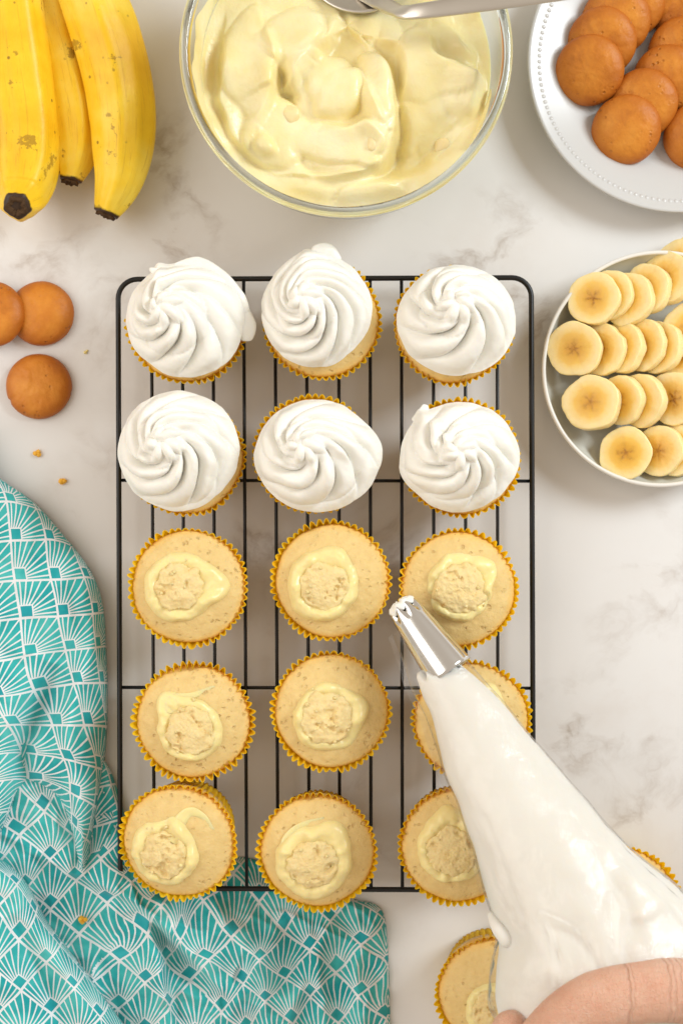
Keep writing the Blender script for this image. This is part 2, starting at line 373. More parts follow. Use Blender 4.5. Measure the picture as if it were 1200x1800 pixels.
def m_skin():
    m, nt, b = mat('skin', rough=0.45, sss=0.35, sssr=(0.008, 0.003, 0.0018), spec=0.35)
    pos = nd(nt, 'ShaderNodeTexCoord').outputs['Object']
    col = ramp(nt, noise(nt, pos, 55, 4, 0.6), [(0.3, (0.66, 0.355, 0.24)), (0.55, (0.71, 0.425, 0.30)), (0.75, (0.74, 0.49, 0.37))])
    nt.links.new(col, b.inputs['Base Color'])
    st = nd(nt, 'ShaderNodeMapping', {'Vector': pos, 'Rotation': (0, 0, 0.3), 'Scale': (900, 260, 500)})
    vo = nd(nt, 'ShaderNodeTexVoronoi', {'Vector': pos, 'Scale': 900.0}, feature='DISTANCE_TO_EDGE')
    h = mth(nt, 'ADD', mth(nt, 'MULTIPLY', noise(nt, st.outputs[0], 1.0, 3), 0.8), mth(nt, 'MULTIPLY', vo.outputs['Distance'], 0.8))
    sx_ = nd(nt, 'ShaderNodeSeparateXYZ', {0: pos})
    wob = mth(nt, 'MULTIPLY', mth(nt, 'SUBTRACT', noise(nt, pos, 90, 3), 0.5), 0.006)
    for x0, wd_, dp in ((-0.0385, 0.0005, 1.6), (-0.0365, 0.0004, 0.7), (-0.0190, 0.0006, 1.2), (-0.0160, 0.0005, 1.0), (-0.0128, 0.0006, 1.2), (-0.0100, 0.0005, 0.9), (-0.0065, 0.0006, 1.0), (-0.0035, 0.0005, 0.7)):
        dd = mth(nt, 'DIVIDE', mth(nt, 'SUBTRACT', mth(nt, 'ADD', sx_.outputs[0], wob), x0), wd_)
        h = mth(nt, 'SUBTRACT', h, mth(nt, 'MULTIPLY', mth(nt, 'EXPONENT', mth(nt, 'MULTIPLY', mth(nt, 'MULTIPLY', dd, dd), -1.0)), dp))
    big = nd(nt, 'ShaderNodeTexVoronoi', {'Vector': nd(nt, 'ShaderNodeMapping', {'Vector': pos, 'Rotation': (0, 0, 0.5), 'Scale': (1.0, 2.2, 1.4)}).outputs[0], 'Scale': 260.0}, feature='DISTANCE_TO_EDGE')
    h = mth(nt, 'ADD', h, mth(nt, 'MULTIPLY', mth(nt, 'MINIMUM', big.outputs['Distance'], 0.12), 1.6))
    bump(nt, b, h, 0.8, 0.0011)
    col = mix(nt, ramp(nt, noise(nt, pos, 240, 3), [(0.50, (0, 0, 0)), (0.72, (0.25, 0.25, 0.25))]), col, (0.70, 0.32, 0.21))
    nt.links.new(col, b.inputs['Base Color'])
    return m
def m_custard():
    m, nt, b = mat('custard', (0.88, 0.74, 0.29), 0.30, sss=0.35, sssr=(0.0045, 0.0032, 0.0011), spec=0.45)
    pos = nd(nt, 'ShaderNodeTexCoord').outputs['Object']
    col = ramp(nt, noise(nt, pos, 28, 3), [(0.35, (0.83, 0.70, 0.32)), (0.65, (0.88, 0.80, 0.50))])
    nt.links.new(col, b.inputs['Base Color'])
    bump(nt, b, mth(nt, 'ADD', noise(nt, pos, 120, 4, 0.6), mth(nt, 'MULTIPLY', noise(nt, pos, 420, 3), 0.4)), 0.45, 0.0011)
    return m

M = dict(marble=m_marble(), cream=m_cream('whipped_cream', (0.845, 0.83, 0.77), warm=(0.0025, 0.002, 0.0013), sss=0.25, rough=0.36), cake=m_cake(), plug=m_plug(), liner=m_liner(),
         cookie=m_cookie(), slice=m_slice(), peel=m_peel(), fabric=m_fabric(), skin=m_skin(), custard=m_custard(),
         filling=m_cream('custard_filling', (0.84, 0.70, 0.32), 0.28, (0.005, 0.0035, 0.0013), 0.35, 0.0005))
M['bag_cream'] = m_cream('bagged_cream', (0.77, 0.745, 0.685), 0.5)
M['black'] = mat('black_enamel', (0.006, 0.006, 0.006), 0.38, spec=0.4)[0]
M['steel'] = mat('stainless_steel', (0.72, 0.71, 0.69), 0.16, metal=1.0)[0]
M['satin'] = mat('brushed_steel', (0.62, 0.58, 0.52), 0.30, metal=1.0)[0]
M['china'] = mat('white_china', (0.56, 0.555, 0.54), 0.25, sss=0.05, spec=0.5)[0]
M['stone'] = mat('pale_glazed_stoneware', (0.60, 0.60, 0.54), 0.25, spec=0.5)[0]
M['stone_rim'] = mat('pale_stoneware_rim', (0.74, 0.72, 0.67), 0.3)[0]
M['glass'] = m_thin_glass('bowl_glass')[0]
M['plastic'], _nt, _gl = m_thin_glass('clear_plastic', (0.985, 0.98, 0.97), 0.11, 1.5, 1.0)
_b = nd(_nt, 'ShaderNodeBump', {'Height': noise(_nt, nd(_nt, 'ShaderNodeTexCoord').outputs['Object'], 75, 5, 0.62, 1.2), 'Strength': 0.5, 'Distance': 0.003})
_nt.links.new(_b.outputs[0], _gl.inputs['Normal'])
M['chunk'] = mat('banana_chunk', (0.84, 0.68, 0.36), 0.4, sss=0.3)[0]
M['crumb'] = mat('orange_crumb', (0.85, 0.42, 0.03), 0.6, sss=0.2)[0]
M['pale_crumb'] = mat('pale_crumb', (0.85, 0.68, 0.25), 0.6, sss=0.2)[0]
rg = bpy.data.materials.new('rim_glass'); rg.use_nodes = True
_p = rg.node_tree.nodes['Principled BSDF']; _p.inputs['Transmission Weight'].default_value = 1.0; _p.inputs['Roughness'].default_value = 0.02
_p.inputs['IOR'].default_value = 1.45; _p.inputs['Base Color'].default_value = (0.97, 0.99, 0.97, 1)
M['rim_glass'] = rg
M['banana_end'] = mat('dried_banana_end', (0.085, 0.045, 0.020), 0.8, spec=0.2)[0]
_nt = M['banana_end'].node_tree
bump(_nt, _nt.nodes['Principled BSDF'], noise(_nt, nd(_nt, 'ShaderNodeTexCoord').outputs['Object'], 500, 4), 0.9, 0.002)

# ------------------------------------------------------------------ table top (setting)
bm = bmesh.new(); bmesh.ops.create_cube(bm, size=1.0)
bmesh.ops.scale(bm, vec=(1.9, 1.9, 0.03), verts=bm.verts); bmesh.ops.translate(bm, vec=(0, 0, -0.015), verts=bm.verts)
bmesh.ops.bevel(bm, geom=bm.edges[:], offset=0.003, segments=2, affect='EDGES')
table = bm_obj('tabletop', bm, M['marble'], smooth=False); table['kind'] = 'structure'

# ------------------------------------------------------------------ cooling rack
ZR = 0.0185                                   # centre height of the frame wire
rack = empty('cooling_rack', P(572, 1027, 0), 'black wire cooling rack holding rows of cupcakes on the marble', 'cooling rack')
ro = np.array(rack.location)
def rp(px, py, z): return np.array(P(px, py, z))-ro
def rack_x(px, py):            # the rack stands a degree off square: x shifts with y
    return px+(py-1030)*0.005*(1 if px < 560 else 0.3)
corners = [(208, 491), (933, 488), (937, 1565), (212, 1561)]
loop = []
rad_px = 34
for k in range(4):
    c = np.array(corners[k], float); a = np.array(corners[k-1], float); b = np.array(corners[(k+1) % 4], float)
    da, db = (a-c)/np.linalg.norm(a-c), (b-c)/np.linalg.norm(b-c)
    for t in np.linspace(0, math.pi/2, 9):
        q = c+da*rad_px*(1-math.sin(t))+db*rad_px*(1-math.cos(t))
        loop.append(rp(q[0], q[1], ZR))
loop = np.array(loop); nl = len(loop)
V = []
for k in range(nl):
    t = loop[(k+1) % nl]-loop[k-1]; t /= np.linalg.norm(t); s = np.cross(t, (0, 0, 1)); u = np.array((0, 0, 1.0))
    V.append([loop[k]+0.00165*(math.cos(a)*s+math.sin(a)*u) for a in np.linspace(0, 2*math.pi, 12, endpoint=False)])
V.append(V[0])
rings_obj('frame', np.array(V), M['black'], rack, False, False)
for x in (269, 323, 377, 431, 486, 541, 596, 651, 706, 762, 818, 874):
    path = np.array([rp(rack_x(x, y), y, ZR+0.0008) for y in np.linspace(493, 1560, 5)])
    tube('wire', path, 0.00108, M['black'], rack, 10)
for y in (845, 1209):
    path = np.array([rp(x, y+(x-570)*0.002, ZR-0.0014) for x in np.linspace(211, 935, 3)])
    tube('cross_wire', path, 0.00108, M['black'], rack, 10)
for (x, y) in ((330, 491), (795, 489), (313, 1562), (805, 1564)):
    q = rp(x, y, ZR); p = np.array([q+np.array((dx, 0, dz)) for dx, dz in ((-.007, 0), (-.006, -.011), (0, -ZR+.0013), (.006, -.011), (.007, 0))])
    tube('foot', catmull(p, 6), 0.0011, M['black'], rack, 8)

# ------------------------------------------------------------------ cupcakes
LH = 0.0365; RT = 0.0333; RB = 0.0268; CAKE_Z = 0.0345
def liner_part(parent, seed, amp=0.0011, n=52):
    per = 8; nv = n*per; th = np.linspace(0, 2*math.pi, nv, endpoint=False)
    rng = np.random.RandomState(seed); V = []
    nz = vnoise(np.cos(th)*2.2, np.sin(th)*2.2, seed*1.3, 5)
    tall = vnoise(np.cos(th)*5, np.sin(th)*5, seed*2.1, 9)
    ph = (th*n/(2*math.pi)+0.22*vnoise(np.cos(th)*6, np.sin(th)*6, seed*3.3, 15)) % 1.0
    zig = 2*np.abs(np.sin(math.pi*ph))**0.62-1
    for k, f in enumerate((0, .15, .3, .45, .6, .7, .78, .84, .89, .94, .97, 1)):
        r = RB+(RT-RB)*f+0.0011*(max(0, f-0.80)/0.20)**1.5+nz*0.0010*f
        a = (0.0006+f*amp)*(1+0.5*tall)
        z = LH*f+(0.0012*tall*f)*(f > 0.5)
        rr = r+a*zig
        V.append(np.stack([rr*np.cos(th), rr*np.sin(th), np.broadcast_to(z, th.shape)], -1))
    o = rings_obj('paper_liner', np.array(V), M['liner'], parent, True, False)
    sm = o.modifiers.new('paper_thickness', 'SOLIDIFY'); sm.thickness = 0.00016
    return o
def cake_part(parent, seed, rmax=0.0338, dome=0.0085, off=(0, 0), nr=60, nv=200):
    th = np.linspace(0, 2*math.pi, nv, endpoint=False); V = []
    c, s = np.cos(th), np.sin(th)
    lob = fbm(c*1.6, s*1.6, seed*3.7, 3, 3)
    for t in np.linspace(0.004, 1, nr):
        r = rmax*t*(1+0.018*lob)
        x, y = r*c, r*s
        z = CAKE_Z+dome*(1-t**2.3)
        z = z+0.00055*fbm(x*160, y*160, seed*5.1, 11, 4)*(1-0.5*t)
        if t > 0.95: z = z-0.0016*((t-0.95)/0.05)**2
        V.append(np.stack([x+off[0]*1.0, y+off[1]*1.0, z], -1))
    for dz, rr in ((0.006, 0.985), (0.014, 0.93)):
        V.append(np.stack([rmax*rr*c+off[0]*0.6, rmax*rr*s+off[1]*0.6, np.full(nv, CAKE_Z-dz)], -1))
    return rings_obj('cake', np.array(V), M['cake'], parent, True, True)
def cake_z(x, y, rmax=0.0338, dome=0.0085):
    t = np.clip(np.hypot(x, y)/rmax, 0, 1); return CAKE_Z+dome*(1-t**2.3)
def filling_parts(parent, seed, pc, pr, lobe_a, lobe=0.35, wide=1.32, smear=None):
    """a ring of custard and the torn plug of cake pushed back on it, at pc (metres from the cake centre)"""
    nv = 120; th = np.linspace(0, 2*math.pi, nv, endpoint=False); c, s = np.cos(th), np.sin(th)
    n1 = fbm(c*1.5, s*1.5, seed*2.3, 21, 3); V = []
    ro_ = pr*(1+(wide-1)*0.95+0.10*n1+lobe*np.exp(-((np.angle(np.exp(1j*(th-lobe_a))))/0.42)**2))
    ri_ = pr*(0.66+0.05*fbm(c*3, s*3, seed*7.7, 25, 2))
    hh = 0.0044*(1+0.55*fbm(c*2, s*2, seed*4.1, 23, 2))
    for f in np.linspace(0, 1, 24):
        r = ri_+(ro_-ri_)*f
        x, y = pc[0]+r*c, pc[1]+r*s
        prof = float(0.45+0.55*sstep(0.12, 0.60, f))*max(0.0, 1-(max(0.0, f-0.60)/0.40)**3)**0.7
        z = cake_z(x, y)-0.0009+hh*prof+0.0006*fbm(x*200, y*200, seed, 31, 3)*prof
        V.append(np.stack([x, y, z], -1))
    rings_obj('custard_filling', np.array(V), M['filling'], parent, False, False, flip=False)
    if smear:
        p = np.array([(a, b, float(cake_z(a, b))+0.0001) for a, b in smear]); p = catmull(p, 8)
        rr = np.linspace(0.0045, 0.0008, len(p)); Vt = tube_V(p, rr, 14)
        for k in range(len(p)): Vt[k, :, 2] = p[k, 2]+(Vt[k, :, 2]-p[k, 2])*0.28
        Vt[..., 2] += 0.0003*fbm(Vt[..., 0]*260, Vt[..., 1]*260, seed, 8, 3)
        rings_obj('custard_smear', Vt, M['filling'], parent)
    V = []
    lob = fbm(c*2.6, s*2.6, seed*6.3, 41, 4, 0.6)
    for t in np.linspace(0.01, 1, 34):
        r = pr*t*(1+0.11*lob); x, y = pc[0]+r*c, pc[1]+r*s
        rough = fbm(x*170, y*170, seed*1.7, 43, 5, 0.62)
        pit = np.minimum(0, fbm(x*150, y*150, seed*9.1, 47, 3)+0.32)
        z = cake_z(x, y)+0.0036+0.0016*(1-t*t)+0.0006*rough+0.0048*pit*(1-sstep(0.7, 0.95, t))-0.0046*max(0, (t-0.88)/0.12)**2
        V.append(np.stack([x, y, z], -1))
    rings_obj('cake_plug', np.array(V), M['plug'], parent, True, False)
    rk = random.Random(seed*13+5); bm = bmesh.new()
    for k in range(9):
        a, q = rk.uniform(0, 6.28), pr*rk.uniform(0.25, 1.25); x, y = pc[0]+q*math.cos(a), pc[1]+q*math.sin(a); rr = rk.uniform(0.0005, 0.0013)
        g = bmesh.ops.create_icosphere(bm, subdivisions=2, radius=rr, matrix=Matrix.Translation((x, y, float(cake_z(x, y))+(0.0046 if q < pr*0.9 else 0.0022))))
        for v_ in g['verts']: v_.co += Vector((rk.uniform(-1, 1), rk.uniform(-1, 1), rk.uniform(-1, 1)))*rr*0.3
    cb = bm_obj('crumbs', bm, M['plug'], parent); cb['kind'] = 'stuff'
def frosting_part(parent, seed, centre, rx, ry, peak, n=9, c=2.6, h=0.035, phase=0.0, lobes=()):
    """a piped rosette: curved ridges run from the peak outwards"""
    nv, nr = 320, 110; th = np.linspace(0, 2*math.pi, nv, endpoint=False); V = []
    cs, sn = np.cos(th), np.sin(th)
    out = 1+0.035*fbm(cs*1.3, sn*1.3, seed*3.1, 51, 3)
    for a, wdt, amt in lobes: out = out+amt*np.exp(-(np.angle(np.exp(1j*(th-a)))/wdt)**2)
    zb = CAKE_Z+0.001; rb = random.Random(seed*77)
    blobs = [(2*math.pi*k/6+phase*1.7+rb.uniform(-.22, .22), rb.uniform(.14, .20), rb.uniform(.13, .19), rb.uniform(.085, .115), rb.uniform(.75, 1.1)) for k in range(6)]
    for i, q in enumerate(np.linspace(0.012, 1.0, nr)):
        phi = q*2.02                                   # 0 top .. past the equator
        rho = math.sin(min(phi, math.pi/2))**0.92 if phi < math.pi/2 else 1-0.10*(phi-math.pi/2)/0.45
        if phi < math.pi/2: z0 = h*(0.26+0.74*(1-rho**1.75)) 
        else: z0 = h*0.26*(1-(phi-math.pi/2)/0.45*1.15)
        spiral = c*math.log(0.30+min(rho, 1))
        wob = 1.7*vnoise(cs*1.5*rho+3, sn*1.5*rho, seed*1.9, 61)
        psi = n*(th+phase+spiral)+wob
        fr = (psi/(2*math.pi)) % 1.0                   # overlapping petals: steep on one side, gentle on the other
        saw = np.where(fr < 0.80, (fr/0.80)**0.8, 1-((fr-0.80)/0.20)**1.3)
        ridge = 0.3*saw+0.7*np.abs(np.sin(psi/2))**0.62
        petals = np.zeros(nv)
        for ai, rc, la, lw, ph_ in blobs:
            dr = (rho-rc)/la; da = np.maximum(rho, 0.03)*np.angle(np.exp(1j*(th-ai+1.6*(rho-rc))))/lw
            petals = np.maximum(petals, ph_*np.clip(1-dr*dr-da*da, 0, None)**0.6)
        var = 1+0.75*vnoise(cs*2.2, sn*2.2, rho*2+seed, 63)
        inner = 1-sstep(0.22, 0.36, rho)
        amp = (0.0008+0.0068*math.exp(-((rho-0.48)/0.22)**2)+0.0036*math.exp(-((rho-0.78)/0.16)**2))*var
        amp = amp*(1-0.6*sstep(0.84, 1.0, rho)) if phi < math.pi/2 else 0.0006*var
        lf = (rho*1.75+th/(2*math.pi)+phase*0.16+0.06*vnoise(cs*2, sn*2, seed, 67)) % 1.0   # ledge left by the turning nozzle
        ledge = (np.abs(np.sin(math.pi*lf))**0.5-0.6)*0.0034*math.sin(math.pi*min(1, rho))**0.7
        d = (1-inner)*(amp*(ridge-0.5)+ledge)+inner*(0.0046*petals+0.0012)
        d = d+0.00015*fbm(cs*rho*9, sn*rho*9, seed+rho*3, 71, 3)
        rr = rho*out
        nx = 0.55*rho; nzv = math.sqrt(max(0.0, 1-nx*nx))
        k = (1-min(rho, 1))**1.3
        x = centre[0]+peak[0]*k+rx*rr*cs+d*nx*cs*1.3
        y = centre[1]+peak[1]*k+ry*rr*sn+d*nx*sn*1.3
        # tip: a small star-shaped pulled peak
        star = -0.0010*math.exp(-(rho/0.05)**2)
        V.append(np.stack([x, y, zb+z0+d*nzv+star], -1))
    return rings_obj('frosting', np.array(V), M['cream'], parent, True, True)

ZC = ZR+0.0019
def cupcake(px, py, label, group, seed, z=ZC, tilt=(0, 0), frost=None, fill=None, off=(0, 0), amp=0.0011, dome=0.0085):
    """px, py: where the centre of the cake's rim shows"""
    q = P(px, py, z+CAKE_Z); rim = Vector(q)
    rot = Euler((R(tilt[0]), R(tilt[1]), 0)).to_matrix()
    base = rim-rot @ Vector((0, 0, CAKE_Z)); base.z = z
    e = empty('cupcake', base, label, 'cupcake', group); e.rotation_euler = (R(tilt[0]), R(tilt[1]), 0)
    liner_part(e, seed, amp); cake_part(e, seed, off=off, dome=dome)
    if frost: frosting_part(e, seed, **frost)
    if fill: filling_parts(e, seed, **fill)
    return e
px2m = 0.335e-3
def fr(dx, dy, rx, ry, pdx, pdy, **kw):
    return dict(centre=(dx*px2m, -dy*px2m), rx=rx*px2m, ry=ry*px2m, peak=(pdx*px2m, -pdy*px2m), **kw)
def fl(dx, dy, r, **kw): return dict(pc=(dx*px2m, -dy*px2m), pr=r*px2m, **kw)
GF, GP = 'frosted cupcakes on the rack', 'filled cupcakes without frosting on the rack'
c1 = cupcake(330, 570, 'frosted cupcake at the rack corner by the bananas, cream flap sticking out right', GF, 1,
             frost=fr(-1, -3, 102, 99, -34, -14, n=9, c=2.1, phase=0.4, lobes=((2.0, 0.12, 0.10), (0.55, 0.55, 0.06))))
c2 = cupcake(566, 563, 'frosted cupcake right below the glass bowl, middle of the top row', GF, 2,
             frost=fr(-9, -15, 96, 100, -26, -8, n=9, c=2.8, phase=1.6, lobes=((1.75, 0.25, 0.06),)))
c3 = cupcake(795, 573, 'frosted cupcake at the rack corner nearest the banana slice plate', GF, 3,
             frost=fr(3, -5, 104, 95, -8, -24, n=8, c=1.9, phase=2.5))
c4 = cupcake(327, 803, 'frosted cupcake at the left end of the second row, cream overhanging the rack edge', GF, 4,
             frost=fr(-9, -9, 106, 105, -24, -12, n=9, c=2.4, phase=3.7, lobes=((3.2, 0.3, 0.03),)))
c5 = cupcake(549, 800, 'frosted cupcake in the middle of the second row, swirl pushed to the right', GF, 5,
             frost=fr(9, 3, 108, 98, -28, -20, n=8, c=2.3, phase=4.4, lobes=((0.1, 0.4, 0.04),)))
c6 = cupcake(809, 805, 'frosted cupcake at the right end of the second row, small cream tuft upper left', GF, 6,
             frost=fr(-6, 1, 104, 96, -8, -8, n=9, c=1.9, phase=5.3, lobes=((2.25, 0.13, 0.10), (3.4, 0.3, 0.04))))
# the loose petals of cream on the first cupcake
def petal(parent, pts, rads, zc, seed):
    p = np.array([(x*px2m, -y*px2m, zc+dz) for x, y, dz in pts]); p = catmull(p, 10)
    rr = np.interp(np.linspace(0, 1, len(p)), np.linspace(0, 1, len(rads)), rads)*px2m
    V = tube_V(p, rr, 20)
    for k in range(len(p)): V[k, :, 2] = p[k, 2]+(V[k, :, 2]-p[k, 2])*0.45
    V[..., 2] += 0.0006*fbm(V[..., 0]*150, V[..., 1]*150, seed, 8, 3)
    rings_obj('cream_flap', V, M['cream'], parent)
petal(c1, [(-20, -95, 0), (20, -98, 0.001), (60, -72, 0.002), (92, -38, 0.001), (108, -18, 0)], [6, 16, 18, 15, 4], CAKE_Z+0.010, 3)
petal(c1, [(50, -60, 0), (85, -25, 0.001), (104, 8, 0.001), (106, 32, 0)], [8, 20, 20, 8], CAKE_Z+0.007, 4)
petal(c1, [(-62, -92, 0), (-48, -84, 0.001), (-25, -75, 0)], [2, 9, 10], CAKE_Z+0.012, 5)
petal(c2, [(-20, -95, 0), (-5, -112, 0.002), (12, -115, 0.001), (30, -100, 0)], [8, 16, 14, 6], CAKE_Z+0.010, 6)
petal(c6, [(-80, -62, 0), (-68, -78, 0.002), (-64, -92, 0.002)], [10, 11, 4], CAKE_Z+0.008, 7)

cupcake(332, 1031, 'unfrosted cupcake, left end of third row, custard ring bulging to the right', GP, 7,
        fill=fl(-14, 0, 45, lobe_a=0.05, lobe=0.55, wide=1.42))
cupcake(581, 1021, 'unfrosted cupcake left of the metal nozzle, even custard ring round its plug', GP, 8, off=(0.0012, 0),
        fill=fl(-12, 8, 46, lobe_a=1.2, lobe=0.25, wide=1.40))
cupcake(805, 1035, 'unfrosted cupcake right of the metal nozzle, flat crumbly custard centre', GP, 9,
        fill=fl(0, -2, 48, lobe_a=0.6, lobe=0.35, wide=1.26))
cupcake(340, 1268, 'unfrosted cupcake, left end of fourth row, custard smeared up from its plug', GP, 10, amp=0.0016, tilt=(2, 0),
        fill=fl(-4, 12, 46, lobe_a=2.2, lobe=0.45, wide=1.28, smear=[(-0.013, 0.006), (-0.011, 0.014), (0.0, 0.0165), (0.013, 0.0215)]))
cupcake(581, 1251, 'unfrosted cupcake, middle of fourth row, rim tilted over its liner', GP, 11, off=(0.0008, 0.0008), tilt=(-2, 2),
        fill=fl(-8, 8, 48, lobe_a=0.3, lobe=0.30, wide=1.28))
cupcake(828, 1266, 'unfrosted cupcake lying mostly hidden under the full piping bag', GP, 12,
        fill=fl(0, 0, 47, lobe_a=1.0, lobe=0.3))
cupcake(314, 1481, 'unfrosted cupcake at the rack corner resting over the teal cloth, plug off-centre left', GP, 13, tilt=(7, -6),
        fill=fl(-20, 15, 46, lobe_a=1.3, lobe=0.30, wide=1.34, smear=[(0.0, 0.012), (0.008, 0.0205), (0.016, 0.018), (0.022, 0.010)]))
cupcake(558, 1496, 'unfrosted cupcake, middle of the last row above the cloth edge, wide custard smear', GP, 14, tilt=(4, 0),
        fill=fl(-8, 14, 47, lobe_a=0.9, lobe=0.40, wide=1.45, smear=[(-0.016, -0.002), (-0.018, 0.008), (-0.010, 0.017), (0.004, 0.0215)]))
cupcake(804, 1487, 'unfrosted cupcake at the rack end, half covered by the piping bag edge', GP, 15, tilt=(3, 0),
        fill=fl(-12, 0, 47, lobe_a=1.7, lobe=0.35, wide=1.34))
cupcake(868, 1746, 'unfrosted cupcake on the marble beside the hand, near the bottom edge', 'cupcakes on the marble', 16, z=0.0004, tilt=(4, -2),
        fill=fl(2, 22, 46, lobe_a=0.7, lobe=0.2, wide=1.2))
cupcake(1092, 1590, 'cupcake on the marble peeking out behind the right side of the bag', 'cupcakes on the marble', 17, z=0.0004,
        fill=fl(0, 0, 46, lobe_a=0.7, lobe=0.2))

# ------------------------------------------------------------------ vanilla wafers
def wafer(px, py, z, label, group, seed, tilt=0.0, dirn=0.0, rad=0.0213, notch=False, h=0.0105):
    nv, nr = 96, 30; th = np.linspace(0, 2*math.pi, nv, endpoint=False); c, s = np.cos(th), np.sin(th); V = []
    lob = fbm(c*1.4, s*1.4, seed*2.7, 81, 3)
    out = 1+0.014*lob
    if notch: out = out-0.045*np.exp(-(np.angle(np.exp(1j*(th-3.62)))/0.06)**2)-0.02*np.exp(-(np.angle(np.exp(1j*(th-6.1)))/0.05)**2)
    V.append(np.stack([0.9*rad*c, 0.9*rad*s, np.zeros(nv)], -1))
    for t in np.linspace(0, 1, nr):
        a = -0.35+t*(math.pi/2+0.33)
        r = rad*math.cos(a)**0.82 if math.cos(a) > 0 else 0
        z_ = 0.0022+h*max(-0.2, math.sin(a))*0.92
        rr = max(r, 0.0002)*(1+(out-1)*min(1, r/rad))
        x, y = rr*c, rr*s
        zz = z_+0.00030*fbm(x*230, y*230, seed*1.3, 83, 4)*(r/rad < 0.97)
        V.append(np.stack([x, y, zz+0*c], -1))
    o = rings_obj('vanilla_wafer', np.array(V), M['cookie'])
    o.location = P(px, py, z); ax = Vector((-math.sin(R(dirn)), math.cos(R(dirn)), 0))
    o.rotation_euler = (Matrix.Rotation(R(tilt), 3, ax) @ Matrix.Rotation(seed*1.1 if not notch else 0.0, 3, 'Z')).to_euler()
    return tag(o, label, 'cookie', group)
GW = 'wafers on the marble left of the rack'
wafer(75, 552, 0.0002, 'round golden wafer on the marble, partly under another at the left edge', GW, 1, rad=0.0205)
wafer(-10, 553, 0.0068, 'golden wafer cut by the left edge, leaning on its neighbour', GW, 2, tilt=-9, dirn=0, rad=0.0207)
wafer(70, 680, 0.0002, 'whole golden wafer alone on the marble, nick in its left edge', GW, 3, rad=0.0208, notch=True)

# ------------------------------------------------------------------ plates
def plate_from(name, cx, cy, prof, mtl, label, cat, z_rim):
    x, y, _ = P(cx, cy, z_rim)
    e = empty(name, (x, y, 0), label, cat); return e
zr = 0.020
pl = plate_from('dinner_plate', 1194, 106, None, None, 'white beaded china plate with golden wafers, cut by the top right edge', 'plate', zr)
RP = 268*S(zr)
prof = [(0.0, 0.0055), (0.52*RP, 0.0055), (0.62*RP, 0.0065), (0.70*RP, 0.0100), (0.80*RP, 0.0140), (0.93*RP, 0.0180), (0.975*RP, 0.0202), (0.992*RP, 0.0206), (1.0*RP, 0.0196),
        (0.99*RP, 0.0180), (0.93*RP, 0.0150), (0.80*RP, 0.0105), (0.66*RP, 0.0045), (0.62*RP, 0.0002), (0.55*RP, 0.0002), (0.54*RP, 0.0022), (0.0, 0.0022)]
lathe('dish', prof, M['china'], pl, 128)
bm = bmesh.new(); nb = 150
for k in range(nb):
    a = 2*math.pi*k/nb; mt = Matrix.Translation((0.925*RP*math.cos(a), 0.925*RP*math.sin(a), 0.0168)) @ Matrix.Rotation(a, 4, 'Z') @ Matrix.Diagonal((1.25, 1.0, 0.8, 1))
    bmesh.ops.create_icosphere(bm, subdivisions=2, radius=0.0018, matrix=mt)
bo = bm_obj('bead_border', bm, M['china'], pl); bo['kind'] = 'stuff'

GC = 'wafers shingled on the white plate'
cook = [  # px, py, z, tilt, label
    (1200, 8, 0.012, 20, 'darker wafer at the top right corner, behind the middle row'),
    (1150, -18, 0.012, 18, 'wafer at the top edge farthest up the left row'),
    (1107, 6, 0.012, 22, 'fourth wafer up the left row, cut by the top edge'),
    (1082, 36, 0.013, 23, 'third wafer up the left row on the white plate'),
    (1058, 74, 0.0135, 23, 'second wafer of the left row, under the frontmost left one'),
    (1036, 124, 0.0150, 20, 'large bright wafer lying frontmost in the left row of the plate'),
    (1198, 92, 0.012, 22, 'fourth wafer of the middle row, cut by the right edge'),
    (1172, 140, 0.0125, 24, 'third wafer of the middle row on the white plate'),
    (1130, 182, 0.0125, 24, 'second wafer of the middle row, shaded by the front one'),
    (1100, 228, 0.0135, 17, 'wafer nearest the plate rim, front of the middle row'),
    (1226, 240, 0.0125, 17, 'wafer cut by the right edge, front of the rightmost row'),
]
for k, (x, y, z, tl, lab) in enumerate(cook):
    wafer(x, y, z, lab, GC, 20+k, tilt=-tl-5, dirn=52, rad=0.0213)

zr2 = 0.024
pl2 = plate_from('shallow_bowl', 1160, 648, None, None, 'shallow pale grey stoneware dish full of banana slices', 'dish', zr2)
RQ = 211*S(zr2)
prof = [(0.0, 0.0045), (0.60*RQ, 0.0045), (0.76*RQ, 0.0062), (0.88*RQ, 0.0115), (0.955*RQ, 0.0200), (0.968*RQ, 0.0232)]
lathe('dish', prof+[(0.985*RQ, 0.0200), (0.93*RQ, 0.0100), (0.80*RQ, 0.0030), (0.62*RQ, 0.0002), (0.58*RQ, 0.0002), (0.55*RQ, 0.0015), (0.0, 0.0015)], M['stone'], pl2, 128)
lathe('rim', [(0.962*RQ+0.0013*math.cos(a)+0.0006, 0.0232+0.0013*math.sin(a)) for a in np.linspace(0, 2*math.pi, 12, endpoint=False)], M['stone_rim'], pl2, 128, closed=True)

